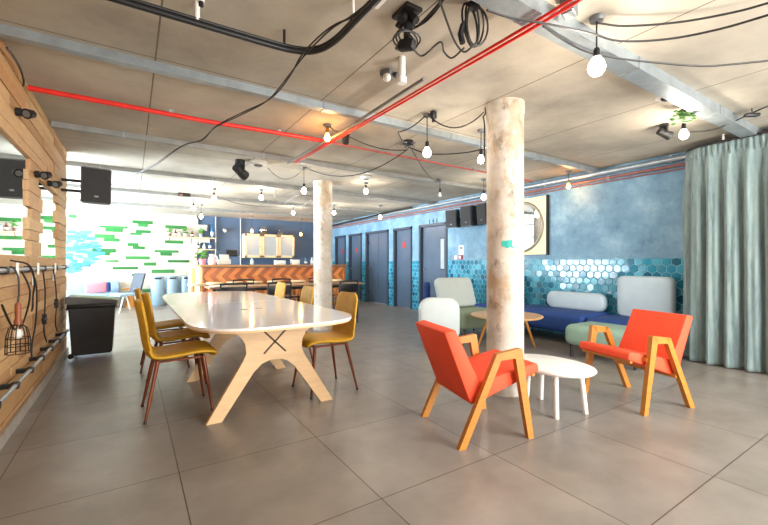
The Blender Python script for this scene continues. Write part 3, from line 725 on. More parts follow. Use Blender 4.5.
# black lighting track with its bend
tr = thing('lighting_track', 'thick black lighting track with a rounded bend at the top of the photo', 'track', (0.9, 2.3, 2.44))
tp = smooth_path([(-1.5, 0.03, 0), (-1.0, 0.03, 0), (-0.3, 0.02, 0), (-0.06, 0.0, 0), (0.05, -0.07, 0), (0.10, -0.22, 0), (0.11, -0.5, 0), (0.115, -0.9, 0), (0.115, -1.6, 0)], 6)
MB().tube(tp, 0.016, 10).build('rail', M['black'], tr)
MB().tube([p+Vector((0, 0, 0.025)) for p in tp], 0.009, 8).build('cable_run', M['cable'], tr)
for x, y in ((-0.60, 0.03), (0.10, -0.45), (-0.12, 0.02)): MB().cyl((x, y, 0.02), (x, y, ZC-2.44), 0.014 if x < -0.5 else 0.008).build('hanger', M['whiteplastic'] if x != -0.12 else M['black'], tr)
mb = MB()
for a, b in ((-0.62, -0.75), ): mb.bar((0.14, a, 0.0), (0.14, b, 0.0), 0.02, 0.02)
mb.build('white_clip', M['whiteplastic'], tr, smooth=False)

# ------------------------------------------------------------------ pendant bulbs
def pendant(label, x, y, zb, kind='w', power=6.0, cord=True, big=1.0):
    t = thing('pendant_bulb', label, 'lamp', (x, y, ZC), 0, 'bare pendant bulbs hanging from the ceiling')
    L = ZC-zb
    MB().lathe([(0.035, -0.025), (0.04, -0.01), (0.04, 0)], 16).build('ceiling_rose', M['greyconc'], t)
    MB().cyl((0, 0, -0.02), (0, 0, -L+0.09), 0.0045, 6).build('cord', M['cable'], t)
    MB().lathe([(0.012, -L+0.11), (0.018, -L+0.10), (0.018, -L+0.055), (0.012, -L+0.05)], 12).build('socket', M['brass'] if kind == 'o' else M['blackm'], t)
    r = 0.036*big
    MB().lathe([(0.004, -L-r*1.05), (r*0.55, -L-r*0.9), (r*0.92, -L-r*0.45), (r, -L), (r*0.86, -L+r*0.55), (r*0.5, -L+r*1.2), (0.013, -L+0.058)], 18).build('bulb', {'w': M['bulb_w'], 'o': M['bulb_o'], 'n': M['bulb_off']}[kind], t)
    if power:
        l = bpy.data.lights.new('bulb_glow', 'POINT'); l.energy = power; l.shadow_soft_size = 0.05
        l.color = (1.0, 0.87, 0.72) if kind == 'w' else (1.0, 0.48, 0.16)
        o = bpy.data.objects.new('bulb_glow', l); COL.objects.link(o); o.parent = t; o.location = (0, 0, -L-0.09)
    return t
PB = [('large lit pendant bulb hanging just past the broad trunking, nearest the camera', 2.25, 1.22, 2.27, 'w', 16, 1.3),
      ('lit pendant bulb under the small hanging plant above the curtain', 4.40, 1.56, 2.36, 'w', 12, 1.1),
      ('lit pendant bulb left of the near column, under the cable junction', 2.36, 2.89, 2.19, 'w', 9, 1.1),
      ('lit pendant bulb touching the left edge of the near column, upper one', 3.12, 2.92, 2.24, 'w', 8, 1),
      ('lit pendant bulb at the left edge of the near column, lower one', 4.97, 4.59, 2.25, 'w', 8, 1.2),
      ('amber pendant bulb glowing beside the long red conduit', 1.68, 3.66, 2.42, 'o', 5, 0.9),
      ('lit pendant bulb just left of the far column on a long cord', 2.14, 5.48, 2.21, 'w', 8, 1.1),
      ('lit pendant bulb just right of the far column near the ceiling', 3.45, 5.91, 2.40, 'w', 8, 1.1),
      ('lit pendant bulb close beside the far column, low against the blue wall', 4.10, 8.55, 2.36, 'w', 8, 1.2),
      ('lit pendant bulb over the closed double door', 5.12, 8.08, 2.27, 'w', 8, 1.2),
      ('small unlit pendant bulb above the last door', 4.37, 5.01, 2.29, 'n', 0, 0.7),
      ('amber pendant bulb in front of the blue wall right of the round mirror', 5.64, 3.49, 2.32, 'o', 4, 0.9),
      ('lit pendant bulb over the bar right of the black spotlight', 2.09, 7.56, 2.40, 'w', 8, 1.2),
      ('lit pendant bulb over the bar stools left of the far column', 3.39, 9.40, 2.40, 'w', 8, 1.2),
      ('lit pendant bulb near the ceiling above the shelf of plants', 1.31, 7.94, 2.37, 'w', 8, 1.2),
      ('lit pendant bulb hanging low before the stepped edge of white brick', 1.41, 10.29, 2.27, 'w', 8, 1.2),
      ('lit pendant bulb beside the ceiling sensor, farthest left of all', 1.10, 9.10, 2.30, 'w', 8, 1.2),
      ('amber pendant bulb over the right end of the bar', 4.50, 11.8, 2.06, 'o', 8, 1.2),
      ('amber pendant bulb over the wooden cabinet left of the mirror ball', 3.0, 11.85, 2.10, 'o', 8, 1.2)]
for lab, x, y, zb, k, pw, bg_ in PB: pendant(lab, x, y, zb, k, pw, True, bg_)

# plant hanging round the second bulb's rose
pl = thing('hanging_plant', 'small green trailing plant on the ceiling above the curtain bulb', 'plant', (4.22, 1.50, ZC))
MB().cyl((0, 0, -0.05), (0, 0, 0), 0.02).build('hook', M['greyconc'], pl)
for k in range(26):
    a = random.uniform(0, 2*PI); r = random.uniform(0.015, 0.085); z = -random.uniform(0.03, 0.15)
    mb = MB(); mb.sph((r*math.cos(a), r*math.sin(a), z), 0.024, (1, 0.8, 0.35), 8, 6); o = mb.build('leaf', M['green'], pl)
# ------------------------------------------------------------------ ceiling fixtures
t = thing('effect_light', 'black stage light cluster clamped to the ceiling left of the cable coil', 'stage light', tuple(at(407, 22, 2.5))[:2]+(ZC,))
MB().box((0, 0, -0.012), (0.11, 0.15, 0.024), bev=0.006).build('mount_plate', M['black'], t)
MB().cyl((0, 0, -0.02), (0, 0, -0.16), 0.02).build('yoke', M['black'], t)
MB().box((0.0, 0, -0.19), (0.05, 0.10, 0.06), (0.2, 0.1, 0.4), 0.012).build('head', M['blackm'], t)
for k in range(4): MB().cyl((0.03*math.cos(1.57*k+.4), 0.03*math.sin(1.57*k+.4), -0.04), (0.06*math.cos(1.57*k+.4), 0.06*math.sin(1.57*k+.4), -0.075), 0.022).build('lens', M['blackm'], t)
for k in range(3): MB().cyl((0.02*k-0.02, 0.05, -0.17), (0.02*k-0.02, 0.075, -0.185), 0.012).build('connector', M['greyconc'], t)
for k in range(3): MB().tube([((0.05+0.02*k)*math.cos(a/3+k), 0.04*math.sin(a/3+k), -0.16-0.03*math.cos(a/3)) for a in range(20)], 0.005, 6).build('cable_loop', M['cable'], t)
t = thing('pipe_stub', 'white vertical pipe stub hanging below the black stage light', 'pipe', tuple(at(402, 66, 2.5))[:2]+(ZC,))
MB().cyl((0, 0, 0), (0, 0, -0.16), 0.024).build('tube', M['whiteplastic'], t); MB().cyl((0, 0, -0.14), (0, 0, -0.18), 0.032).build('collar', M['white'], t)
t = thing('camera_unit', 'grey twin-lens camera unit on the ceiling beside the white pipe stub', 'camera', tuple(at(388, 78, 2.5))[:2]+(ZC,))
MB().box((0, 0, -0.035), (0.11, 0.09, 0.05), (0, 0, 0.5), 0.015).build('housing', M['greyconc'], t)
for s in (0, 1): MB().cyl((0.03+0.05*s, -0.045, -0.05), (0.035+0.05*s, -0.085, -0.065), 0.022).build('lens', M['black'], t)
MB().sph((-0.03, -0.03, -0.075), 0.03).build('dome', M['whiteplastic'], t)
# coil of cable tied up
t = thing('cable_coil', 'bundle of looped black cable tied up against the ceiling at top centre', 'cable', tuple(at(470, 22, 2.44))[:2]+(ZC,))
for k in range(5):
    pts = []
    for j in range(25):
        a = 2*PI*j/24; pts.append(((0.10+0.008*k)*math.cos(a)*0.55+0.012*k, 0.02*math.sin(a+k), -0.13+(0.12-0.006*k)*math.sin(a)))
    MB().tube(pts, 0.006, 6).build('loop', M['cable'], t)
MB().box((0.03, 0, -0.02), (0.05, 0.05, 0.05), bev=0.01).build('tie', M['black'], t); MB().tube([(-0.05, 0, -0.15), (-0.06, 0.01, -0.2), (-0.055, 0, -0.25)], 0.016).build('plug_cluster', M['blackm'], t)
def spot(name, label, px, py, z=2.5, rz=0.0, s=1.0):
    p = at(px, py, z); t = thing(name, label, 'spotlight', (p.x, p.y, ZC), rz)
    MB().cyl((0, 0, 0), (0, 0, -0.03*s), 0.05*s).build('base', M['black'], t)
    MB().box((0, 0.0, -0.075*s), (0.02*s, 0.11*s, 0.10*s)).build('yoke', M['black'], t, smooth=False)
    MB().cone((0.08*s, 0, -0.15*s), (-0.07*s, 0, -0.09*s), 0.055*s, 0.042*s, 20).build('head', M['blackm'], t)
    return t
spot('stage_spotlight', 'black stage spotlight on the ceiling between far trunking runs', 240, 166, 2.48, 0.7, 1.3)
spot('stage_spotlight', 'small black spotlight on the ceiling just left of the hanging plant', 664, 130, 2.5, -0.5, 0.8)
spot('stage_spotlight', 'black spotlight under the crossing of the red conduits beside the amber bulb', 346, 138, 2.48, 1.2, 0.7)
def disc(name, label, cat, px, py, r, m1, m2, h=0.03):
    p = at(px, py, 2.54); t = thing(name, label, cat, (p.x, p.y, ZC)); MB().lathe([(r*0.7, -h), (r, -h*0.6), (r, 0)], 28).build('housing', m1, t)
    MB().lathe([(r*0.15, -h-0.025), (r*0.5, -h-0.012), (r*0.55, -h+0.004)], 20).build('centre', m2, t); return t
disc('ceiling_speaker', 'round white recessed ceiling fitting with dark middle, below the broad trunking', 'speaker', 667, 99, 0.085, M['whiteplastic'], M['black'], 0.012)
disc('smoke_detector', 'pale round detector on the ceiling right of the black stage spotlight', 'detector', 258, 163, 0.12, M['whiteplastic'], M['greyconc'], 0.05)
disc('smoke_detector', 'small round detector on the ceiling above the far column', 'detector', 366, 178, 0.09, M['whiteplastic'], M['greyconc'], 0.04)
p = at(569, 11, 2.5); t = thing('junction_box', 'small grey junction box on the ceiling right of the red conduits', 'junction box', (p.x, p.y, ZC), 0.3)
MB().box((0, 0, -0.04), (0.09, 0.07, 0.08), bev=0.006).build('housing', M['greyconc'], t); MB().box((0, 0, -0.083), (0.07, 0.05, 0.006)).build('cover', M['steel'], t, smooth=False)
p = at(752, 115, 2.5); t = thing('adaptor_box', 'flat black adaptor box hanging on the cable above the curtain', 'adaptor', (p.x, p.y, 2.50), 1.0)
MB().box((0, 0, 0), (0.05, 0.12, 0.03), bev=0.008).build('housing', M['black'], t); MB().cyl((0, 0.0, 0.01), (0, 0.0, ZC-2.50), 0.004).build('hanger', M['cable'], t)
p = at(201, 8, 2.46); t = thing('sprinkler_head', 'white sprinkler pipe stub above the black track at top left', 'sprinkler', (p.x, p.y, ZC))
MB().cyl((0, 0, 0), (0, 0, -0.07), 0.018).build('pipe', M['whiteplastic'], t); MB().cyl((0, 0, -0.07), (0, 0, -0.09), 0.012).build('nozzle', M['black'], t)
p = at(186, 195, 2.48); t = thing('motion_sensor', 'small dark sensor with a red face on the far trunking', 'sensor', (p.x, 8.80, ZC-0.035))
MB().box((0, 0, 0), (0.22, 0.08, 0.07), bev=0.01).build('housing', M['blackm'], t); MB().box((-0.06, -0.042, -0.01), (0.06, 0.006, 0.04)).build('face', M['redbrown'], t, smooth=False)
p = at(408, 146, 2.50); t = thing('junction_hub', 'black cable junction on the ceiling where several pendant cables meet', 'junction box', (p.x, p.y, ZC))
MB().cyl((0, 0, 0), (0, 0, -0.04), 0.06, 20).build('housing', M['black'], t)
for k in range(5): MB().cyl((0.05*math.cos(k*1.25), 0.05*math.sin(k*1.25), -0.03), (0.10*math.cos(k*1.25), 0.10*math.sin(k*1.25), -0.045), 0.012).build('gland', M['greyconc'], t)
p = at(427, 117, 2.5); t = thing('junction_box', 'black cable junction above the pendant bulb left of the near column', 'junction box', (p.x+0.06, p.y-0.02, ZC))
MB().box((0, 0, -0.035), (0.05, 0.05, 0.07), bev=0.01).build('housing', M['black'], t); MB().cyl((0, 0, -0.07), (0, 0, -0.10), 0.014).build('gland', M['blackm'], t)

# ------------------------------------------------------------------ cables draped under the ceiling
def drape(label, P, r=0.006, mat='cable', sag=None, z=2.49, double=0.0):
    pts = []
    for q in P:
        pts.append(at(q[0], q[1], q[2] if len(q) > 2 else z) if not isinstance(q, Vector) else q)
    if sag:
        out = []
        for i, (a, b) in enumerate(zip(pts, pts[1:])):
            s = sag[i] if isinstance(sag, (list, tuple)) else sag
            for k in range(10):
                u = k/10; c = a.lerp(b, u); c.z -= 4*s*u*(1-u); out.append(c)
        pts = out+[pts[-1]]
    else: pts = smooth_path(pts, 5)
    for p in pts: p.z = min(p.z, ZC-r-0.002)
    t = thing('cable', label, 'cable', pts[0], 0, 'cables draped under the ceiling'); p0 = pts[0].copy()
    MB().tube([p-p0 for p in pts], r, 6).build('strand', M[mat], t)
    if double: MB().tube([p-p0+Vector((double*math.sin(i*0.35), double*math.cos(i*0.35), 0.004)) for i, p in enumerate(pts)], r, 6).build('strand', M[mat], t)
    return t
drape('long twisted black cable hanging from the track bend back to the far left ceiling', [(372, 0), (350, 17), (330, 30), (305, 55), (290, 74), (268, 100), (243, 114), (216, 127), (201, 140), (181, 147), (150, 168), (108, 186)], 0.005, double=0.016, z=2.40)
drape('black cable rising from the stage light to the top edge of the photo', [(418, 26), (428, 16), (446, -4)], 0.007, double=0.02)
drape('black cable dropping from the top edge into the coil of cable', [(438, -4), (447, 22), (455, 42), (464, 52), (474, 45)], 0.006, z=2.45)
drape('black cable looping from the stage light to the cable coil', [(410, 45), (422, 56), (440, 42), (444, 52), (452, 58), (464, 48)], 0.006, z=2.46)
drape('black cable stretched from the coil past the broad trunking towards the right', [(487, 10), (512, 18), (548, 24), (590, 33), (620, 41), (668, 39), (720, 29), (775, 13)], 0.006, z=2.41)
drape('black cable from the nearest bulb towards the upper right corner, upper one', [(598, 23), (626, 26), (680, 22), (735, 12), (775, 1)], 0.006, z=2.50)
drape('grey cable hanging across below the broad trunking to the right edge', [(543, 26), (560, 38), (582, 50), (605, 56), (640, 61), (700, 66), (735, 64), (775, 60)], 0.006, z=2.45)
drape('brown cable hanging in a curve between the cable junction and the near column', [(428, 115, 2.52), (484, 112, 2.50)], 0.006, sag=0.13)
drape('thin cable crossing from the near cable junction to the round hub', [(425, 116, 2.52), (398, 132, 2.50), (408, 146, 2.50)], 0.006, sag=0.03)
drape('black cable from the round hub past the bulb to the near column', [(408, 147, 2.50), (430, 154, 2.48), (462, 153, 2.47), (484, 149, 2.48)], 0.008)
drape('grey cable from the small black spotlight to the round hub', [(350, 137, 2.50), (406, 150, 2.50)], 0.006, sag=0.05)
drape('long cable sagging from the round hub over the far column to the next bulb', [(408, 149, 2.50), (305, 167, 2.53)], 0.006, sag=0.22)
drape('thin cable from the round hub to the small unlit bulb', [(412, 150, 2.50), (424, 170, 2.46), (435, 181, 2.48), (440, 181, 2.53)], 0.005)
drape('cable sagging from the far bulb to the pale round detector', [(304, 168, 2.53), (268, 168, 2.46)], 0.006, 'greycable', sag=0.16)
drape('cable from the hanging plant along to the black adaptor box and the right edge', [(690, 132, 2.47), (716, 129, 2.46), (752, 113, 2.53), (775, 103, 2.53)], 0.006)
drape('cable from the amber bulb to the black spotlight by the red conduits', [(330, 126, 2.53), (338, 131, 2.50)], 0.005, sag=0.02)
drape('thin cables looping along the far trunking above the bar', [(190, 194, 2.47), (215, 196, 2.47), (240, 204, 2.46), (270, 207, 2.46), (300, 206, 2.47), (312, 200, 2.47)], 0.009, 'greycable')
drape('thin cable looping between the two farthest trunking runs', [(276, 190, 2.47), (275, 199, 2.44), (283, 204, 2.46), (296, 196, 2.47), (312, 196, 2.48)], 0.008, 'greycable')
drape('brown cable tied in a knot down the left side of the near column', [Vector((2.685, 2.465, 2.55)), Vector((2.675, 2.45, 2.49)), Vector((2.65, 2.455, 2.46)), Vector((2.69, 2.48, 2.44)), Vector((2.645, 2.44, 2.42)), Vector((2.685, 2.47, 2.38)), Vector((2.684, 2.47, 2.28)), Vector((2.684, 2.47, 2.15)), Vector((2.684, 2.47, 2.05))], 0.006, 'cable')

drape('short black cable curling from the trunking down the top of the timber wall', [Vector((-0.64, 3.26, 2.46)), Vector((-0.645, 3.45, 2.49)), Vector((-0.65, 3.64, 2.50)), Vector((-0.65, 3.76, 2.46)), Vector((-0.655, 3.78, 2.42))], 0.007)

# ------------------------------------------------------------------ fittings on the timber wall
def rail(label, z, y0, y1, x, nb, bm_):
    t = thing('pipe_rail', label, 'rail', (x, y0, z)); MB().cyl((0, 0, 0), (0, y1-y0, 0), 0.014, 14).build('pipe', M['steel'], t)
    for k in range(nb):
        y = (y1-y0)*(0.08+0.84*k/(nb-1))
        b = MB(); b.box((-0.0, y, 0), (0.04, 0.04, 0.045), bev=0.008); b.box(((XL-x)/2, y, 0), (abs(XL-x)+0.0, 0.03, 0.03)); b.build('bracket', bm_, t)
    return t
rail('steel pipe rail with black brackets below the wall mirrors on the timber wall', 1.10, 2.2, 5.75, XL+0.075, 6, M['black'])
for k_, (y_, lab_) in enumerate(((3.28, 'small white tag plate on the upper pipe rail nearest the left edge'), (3.92, 'small white tag plate on the upper pipe rail right of the first one'), (4.72, 'small white tag plate on the upper pipe rail farther along the timber wall'))):
    t = thing('tag_plate', lab_, 'plate', (XL+0.075, y_, 1.10)); MB().box((0.02, 0, 0), (0.008, 0.045, 0.09), bev=0.002).build('plate', M['paper'], t)
    MB().box((0.008, 0, 0), (0.018, 0.012, 0.03)).build('hook', M['black'], t, smooth=False)
rail('low steel pipe rail with black clamps near the foot of the timber wall', 0.37, 2.2, 5.75, XL+0.075, 8, M['black'])
def wall_spot(label, y, z):
    t = thing('wall_spotlight', label, 'spotlight', (XL, y, z), 0, 'small black spotlights on the timber wall')
    MB().cyl((0, 0, 0), (0.03, 0, 0), 0.03).build('base', M['black'], t)
    MB().bar((0.02, 0, 0), (0.07, 0.0, 0.0), 0.014, 0.014).build('arm', M['black'], t, smooth=False)
    MB().cone((0.06, -0.02, -0.01), (0.085, 0.03, 0.01), 0.036, 0.028, 24).build('head', M['blackm'], t)
    MB().cyl((0.0585, -0.0235, -0.0115), (0.06, -0.02, -0.01), 0.024, 20).build('lens', M['greyconc'], t)
    return t
wall_spot('black wall spotlight highest on the timber wall, above the large mirror', 3.75, 2.22)
wall_spot('black wall spotlight on the timber between the two mirrors', 4.42, 1.905)
wall_spot('black wall spotlight above the small mirror near the wall end', 5.02, 1.93)
speaker('black loudspeaker on a bracket at the end of the timber wall', (XL+0.325, 5.77, 2.06), -1.35, 0.08, (0.20, 0.30, 0.42), arm=[((-0.10, 0.0, 0.06), (-0.165, -0.298, 0.06)), ((-0.10, 0.0, -0.06), (-0.165, -0.298, -0.06))])
# cage lamp hanging from the rail
t = thing('cage_lamp', 'wire cage lamp hanging on a black cord from the upper pipe rail', 'lamp', (XL+0.115, 3.18, 0.60))
for k in range(8):
    a = 2*PI*k/8; MB().tube([(0.015*math.cos(a), 0.015*math.sin(a), 0.175), (0.043*math.cos(a), 0.043*math.sin(a), 0.15), (0.056*math.cos(a), 0.056*math.sin(a), 0.09), (0.058*math.cos(a), 0.058*math.sin(a), 0.0)], 0.003, 6).build('cage_wire', M['blackm'], t)
for z_, r in ((0.0, 0.058), (0.09, 0.056), (0.045, 0.057)): MB().tube([(r*math.cos(2*PI*k/20), r*math.sin(2*PI*k/20), z_) for k in range(21)], 0.003, 6).build('cage_ring', M['blackm'], t)
MB().lathe([(0.014, 0.165), (0.020, 0.172), (0.020, 0.195), (0.015, 0.21), (0.016, 0.29), (0.009, 0.305)], 16).build('handle', plain('brown_handle', '8a4a2a', 0.45), t)
MB().tube(smooth_path([(0, 0, 0.30), (0.005, 0, 0.38), (0.0, 0.0, 0.46), (-0.02, 0, 0.512), (-0.04, 0, 0.52)], 5), 0.005, 8).build('cord', M['cable'], t); MB().sph((0, 0, 0.115), 0.024, (1, 1, 1.3)).build('bulb', M['bulb_off'], t)
def wall_cord(label, pts, plug=None):
    p0 = Vector(pts[0]); t = thing('power_cable', label, 'cable', p0, 0, 'black cords hanging on the timber wall')
    MB().tube([p-p0 for p in smooth_path(pts, 6)], 0.006, 6).build('strand', M['cable'], t)
    if plug: MB().box(Vector(plug)-p0, (0.035, 0.07, 0.03), bev=0.006).box(Vector(plug)-p0, (0.03, 0.02, 0.09)).build('plug', M['black'], t)
X_ = XL+0.04
wall_cord('black cord looping loosely from the rail at the left edge of the photo', [(X_, 3.62, 1.12), (X_+0.06, 3.60, 0.95), (X_+0.03, 3.62, 0.76), (X_+0.02, 3.48, 0.70), (X_+0.02, 3.3, 0.76), (X_+0.02, 3.1, 0.9)])
wall_cord('tangle of black cord hanging over the rail above the cage lamp', [(X_, 3.40, 1.16), (X_+0.07, 3.5, 1.13), (X_+0.08, 3.62, 1.02), (X_+0.06, 3.70, 0.90), (X_+0.07, 3.63, 0.84), (X_+0.05, 3.72, 0.80)])
wall_cord('black cord hanging from the rail with no plug, right of the cage lamp', [(X_, 4.0, 1.12), (X_+0.03, 4.02, 0.95), (X_+0.02, 4.06, 0.7), (X_+0.01, 3.98, 0.52), (X_+0.02, 3.90, 0.42)])
wall_cord('black cord with a plug hanging down at the middle of the timber wall', [(X_, 4.46, 1.12), (X_+0.02, 4.45, 0.9), (X_+0.02, 4.42, 0.68), (X_+0.02, 4.40, 0.55), (X_+0.02, 4.52, 0.45)], (X_+0.02, 4.42, 0.66))
wall_cord('black cord with a plug hanging nearest the black wheeled bin', [(X_, 5.0, 1.12), (X_+0.02, 5.02, 0.9), (X_+0.02, 5.06, 0.72), (X_+0.02, 5.0, 0.55), (X_+0.02, 5.12, 0.45)], (X_+0.02, 5.06, 0.74))
for k, (y, lab) in enumerate(((4.30, 'wall socket plate on the upper rail near the middle of the timber wall'), (5.30, 'wall socket plate on the timber near the wall end'))):
    t = thing('socket_plate', lab, 'socket', (XL+0.004, y, 1.0)); MB().box((0.006, 0, 0), (0.012, 0.08, 0.08), bev=0.003).build('plate', M['whiteplastic'], t); MB().box((0.014, 0, 0), (0.004, 0.04, 0.04)).build('outlet', M['greyconc'], t, smooth=False)

# wheeled bin
bn = thing('wheeled_bin', 'dark grey plastic bin with a sloping green-striped lid at the end of the timber wall', 'bin', (-0.395, 6.02, 0.02))
def taper(z0, z1, a0, b0, a1, b1, off1=(0, 0)):
    P0 = [(-a0, -b0, z0), (a0, -b0, z0), (a0, b0, z0), (-a0, b0, z0)]; P1 = [(-a1+off1[0], -b1, z1), (a1+off1[0], -b1, z1), (a1+off1[0], b1, z1), (-a1+off1[0], b1, z1)]
    m_ = MB(); A = [m_.bm.verts.new(p) for p in P0]; B = [m_.bm.verts.new(p) for p in P1]
    m_.bm.faces.new(list(reversed(A))); m_.bm.faces.new(B)
    for i in range(4): m_.bm.faces.new((A[i], A[(i+1) % 4], B[(i+1) % 4], B[i]))
    bmesh.ops.bevel(m_.bm, geom=list(m_.bm.edges), offset=0.012, segments=2, affect='EDGES'); return m_
binm = plain('charcoal_plastic', '34363a', 0.5, var=0.1)
taper(0.03, 0.60, 0.195, 0.19, 0.225, 0.22).build('body', binm, bn)
MB().box((0.0, 0, 0.615), (0.48, 0.47, 0.05), bev=0.012).build('rim', M['black'], bn)
ld = MB().prism([(-0.25, -0.245, 0.64), (0.255, -0.245, 0.64), (0.26, -0.245, 0.675), (-0.25, -0.245, 0.735)], (0, 0.49, 0)); bmesh.ops.bevel(ld.bm, geom=list(ld.bm.edges), offset=0.012, segments=2, affect='EDGES')
lid = ld.build('lid', plain('grey_plastic_lid', '5d5f60', 0.45, var=0.1), bn)
MB().prism([(-0.20, -0.17, 0.731), (0.22, -0.17, 0.6815), (0.22, -0.17, 0.6845), (-0.20, -0.17, 0.734)], (0, 0.34, 0)).build('green_panel', plain('green_lid_panel', '7d9a5c', 0.5), lid, smooth=False)
for s in (-1, 1): MB().cyl((-0.20, s*0.17, 0.03), (-0.20, s*0.205, 0.03), 0.03, 16).build('wheel', M['black'], bn)
MB().bar((-0.245, -0.15, 0.58), (-0.245, 0.15, 0.58), 0.02, 0.02).build('handle', M['black'], bn, smooth=False)

# ------------------------------------------------------------------ bar
BX0, BX1, BY = 1.31, 4.94, 9.6
bar = thing('bar_counter', 'long bar counter faced with orange chevron timber beneath a wooden worktop', 'bar', (BX0, BY, 0))
LB = BX1-BX0
MB().box((LB/2, 0.10, 0.53), (LB-0.02, 0.14, 1.06)).build('carcass', M['greyconc'], bar, smooth=False)
MB().box((LB/2, 0.28, 1.085), (LB+0.04, 0.70, 0.045), bev=0.006).build('counter_top', wood('brown_worktop', 'a8763f', 0.35, (2, 30, 30)), bar)
mbs = [MB(), MB()]; st = 0.135
for row, (z0, z1) in enumerate(((0.24, 0.64), (0.64, 1.045))):
    zm = (z0+z1)/2; hh = (z1-z0)/2; x = -0.5; kk = 0
    while x < LB+0.05:
        for (za, zb, s0, s1) in ((zm, z1, 0.0, hh), (zm, z0, 0.0, hh)):
            P = [(x+s0, za), (x+s0+st-0.004, za), (x+s1+st-0.004, zb), (x+s1, zb)]
            Q = [(min(max(a, 0.03), LB-0.03), b) for a, b in P]
            if max(q[0] for q in Q)-min(q[0] for q in Q) > 0.012 and not (Q[0][0] == Q[1][0] and Q[2][0] == Q[3][0]):
                cl = []
                for q in Q:
                    if not cl or abs(q[0]-cl[-1][0])+abs(q[1]-cl[-1][1]) > 1e-4: cl.append(q)
                if len(cl) >= 3: mbs[kk].prism([(a, 0.012, b) for a, b in cl], (0, 0.016, 0))
        x += st; kk ^= 1
mbs[0].build('chevron_planks', M['herring'], bar, smooth=False); mbs[1].build('chevron_planks', M['herring_dark'], bar, smooth=False)
MB().box((LB/2, 0.02, 0.12), (LB, 0.03, 0.22)).build('kick_board', wood('brown_kick_board', '8a5426', 0.45), bar, smooth=False)
MB().box((0.0, 0.02, 0.53), (0.06, 0.06, 1.06)).build('corner_post', M['palewood'], bar, smooth=False)
MB().box((LB, 0.02, 0.53), (0.04, 0.06, 1.06)).build('corner_post', wood('brown_post', '9a5f30', 0.4), bar, smooth=False)
MB().box((0.0, 1.1, 0.53), (0.05, 2.10, 1.06)).build('end_panel', M['palewood'], bar, smooth=False)
MB().box((-0.03, 1.0, 0.53), (0.012, 0.5, 1.0)).build('end_stripe', M['herring'], bar, smooth=False)
MB().box((0.12, 1.39, 1.085), (0.32, 1.52, 0.045)).build('return_top', M['palewood'], bar, smooth=False)
# stools
def make_stool(label):
    t = thing('bar_stool', label, 'stool', group='bar stools along the chevron bar')
    MB().lathe([(0.15, 0.685), (0.175, 0.69), (0.18, 0.71), (0.17, 0.73), (0.05, 0.733)], 28).build('seat', M['palewood'], t)
    for k in range(4):
        a = PI/4+PI/2*k; MB().cone((0.11*math.cos(a), 0.11*math.sin(a), 0.69), (0.21*math.cos(a), 0.21*math.sin(a), 0), 0.016, 0.013, 10).build('leg', M['oak'], t)
    MB().tube([(0.175*math.cos(2*PI*k/24), 0.175*math.sin(2*PI*k/24), 0.25) for k in range(25)], 0.008, 6).build('footrest', M['blackm'], t)
    return t
st0 = make_stool('bar stool with pale round seat beyond the bar corner, left end of the row'); st0.location = (1.12, 8.75, 0)
for lab, x, y in (('bar stool with pale round seat second from the left end of the bar', 1.53, 9.16), ('bar stool with pale round seat third from the left end of the bar', 1.95, 9.17), ('bar stool with pale round seat fourth from the left along the bar', 2.40, 9.2),
                  ('bar stool with pale round seat in the middle of the bar', 2.85, 9.18), ('bar stool with pale round seat just left of the far column', 3.45, 9.2), ('bar stool with pale round seat at the right end of the bar', 4.45, 9.2)):
    again(st0, lab, (x, y, 0), random.uniform(0, 1))

# communal table and black chairs in front of the bar
ct = thing('communal_table', 'long narrow wooden dining table standing before the bar behind the far column', 'table', (2.60, 7.35, 0))
MB().box((0, 0, 0.722), (3.0, 0.55, 0.035), bev=0.005).build('tabletop', wood('brown_dining_top', '97775a', 0.4, (3, 30, 30)), ct)
for x in (-1.35, 1.35):
    for y in (-0.2, 0.2): MB().box((x, y, 0.352), (0.05, 0.05, 0.704)).build('leg', M['black'], ct, smooth=False)
MB().box((0, 0, 0.67), (2.7, 0.04, 0.06)).build('stretcher', M['black'], ct, smooth=False)
def make_black_chair(label):
    t = thing('side_chair', label, 'chair', group='black side chairs at the communal table')
    MB().box((0, 0, 0.455), (0.42, 0.42, 0.035), bev=0.012).build('seat', M['black'], t)
    for a in (-1, 1):
        MB().cone((0.18, a*0.18, 0.45), (0.20, a*0.20, 0), 0.015, 0.012, 10).build('leg', M['black'], t)
        MB().cone((-0.19, a*0.19, 0.45), (-0.23, a*0.21, 0), 0.015, 0.012, 10).build('leg', M['black'], t)
        MB().cyl((-0.19, a*0.19, 0.44), (-0.25, a*0.20, 0.80), 0.013, 10).build('back_post', M['black'], t)
    mb = MB(); mb.tube(smooth_path([(-0.245, -0.21, 0.80), (-0.275, -0.1, 0.81), (-0.285, 0, 0.812), (-0.275, 0.1, 0.81), (-0.245, 0.21, 0.80)], 4), 0.017, 10); mb.build('top_rail', M['black'], t)
    MB().box((-0.245, 0, 0.68), (0.02, 0.38, 0.16), (0, -0.16, 0), 0.006).build('backrest', M['black'], t)
    return t
bc = make_black_chair('black side chair standing right of the far column at the communal table'); bc.location = (3.42, 6.78, 0); bc.rotation_euler = (0, 0, PI/2+0.1)
for lab, x, y, r in (('black side chair at the left end of the communal table, near side', 1.42, 6.88, PI/2-0.1), ('black side chair on the near side left of the far column', 2.15, 6.88, PI/2),
                     ('black side chair on the far side of the communal table, left one', 1.9, 7.9, -PI/2), ('black side chair on the far side of the communal table, middle one', 2.7, 7.9, -PI/2+0.1), ('black side chair on the far side of the communal table, right one', 3.5, 7.9, -PI/2)):
    again(bc, lab, (x, y, 0), r)
t = thing('paper_menu', 'white folded menu lying at the left end of the communal table', 'menu', (1.28, 7.30, 0.7405), 0.3)
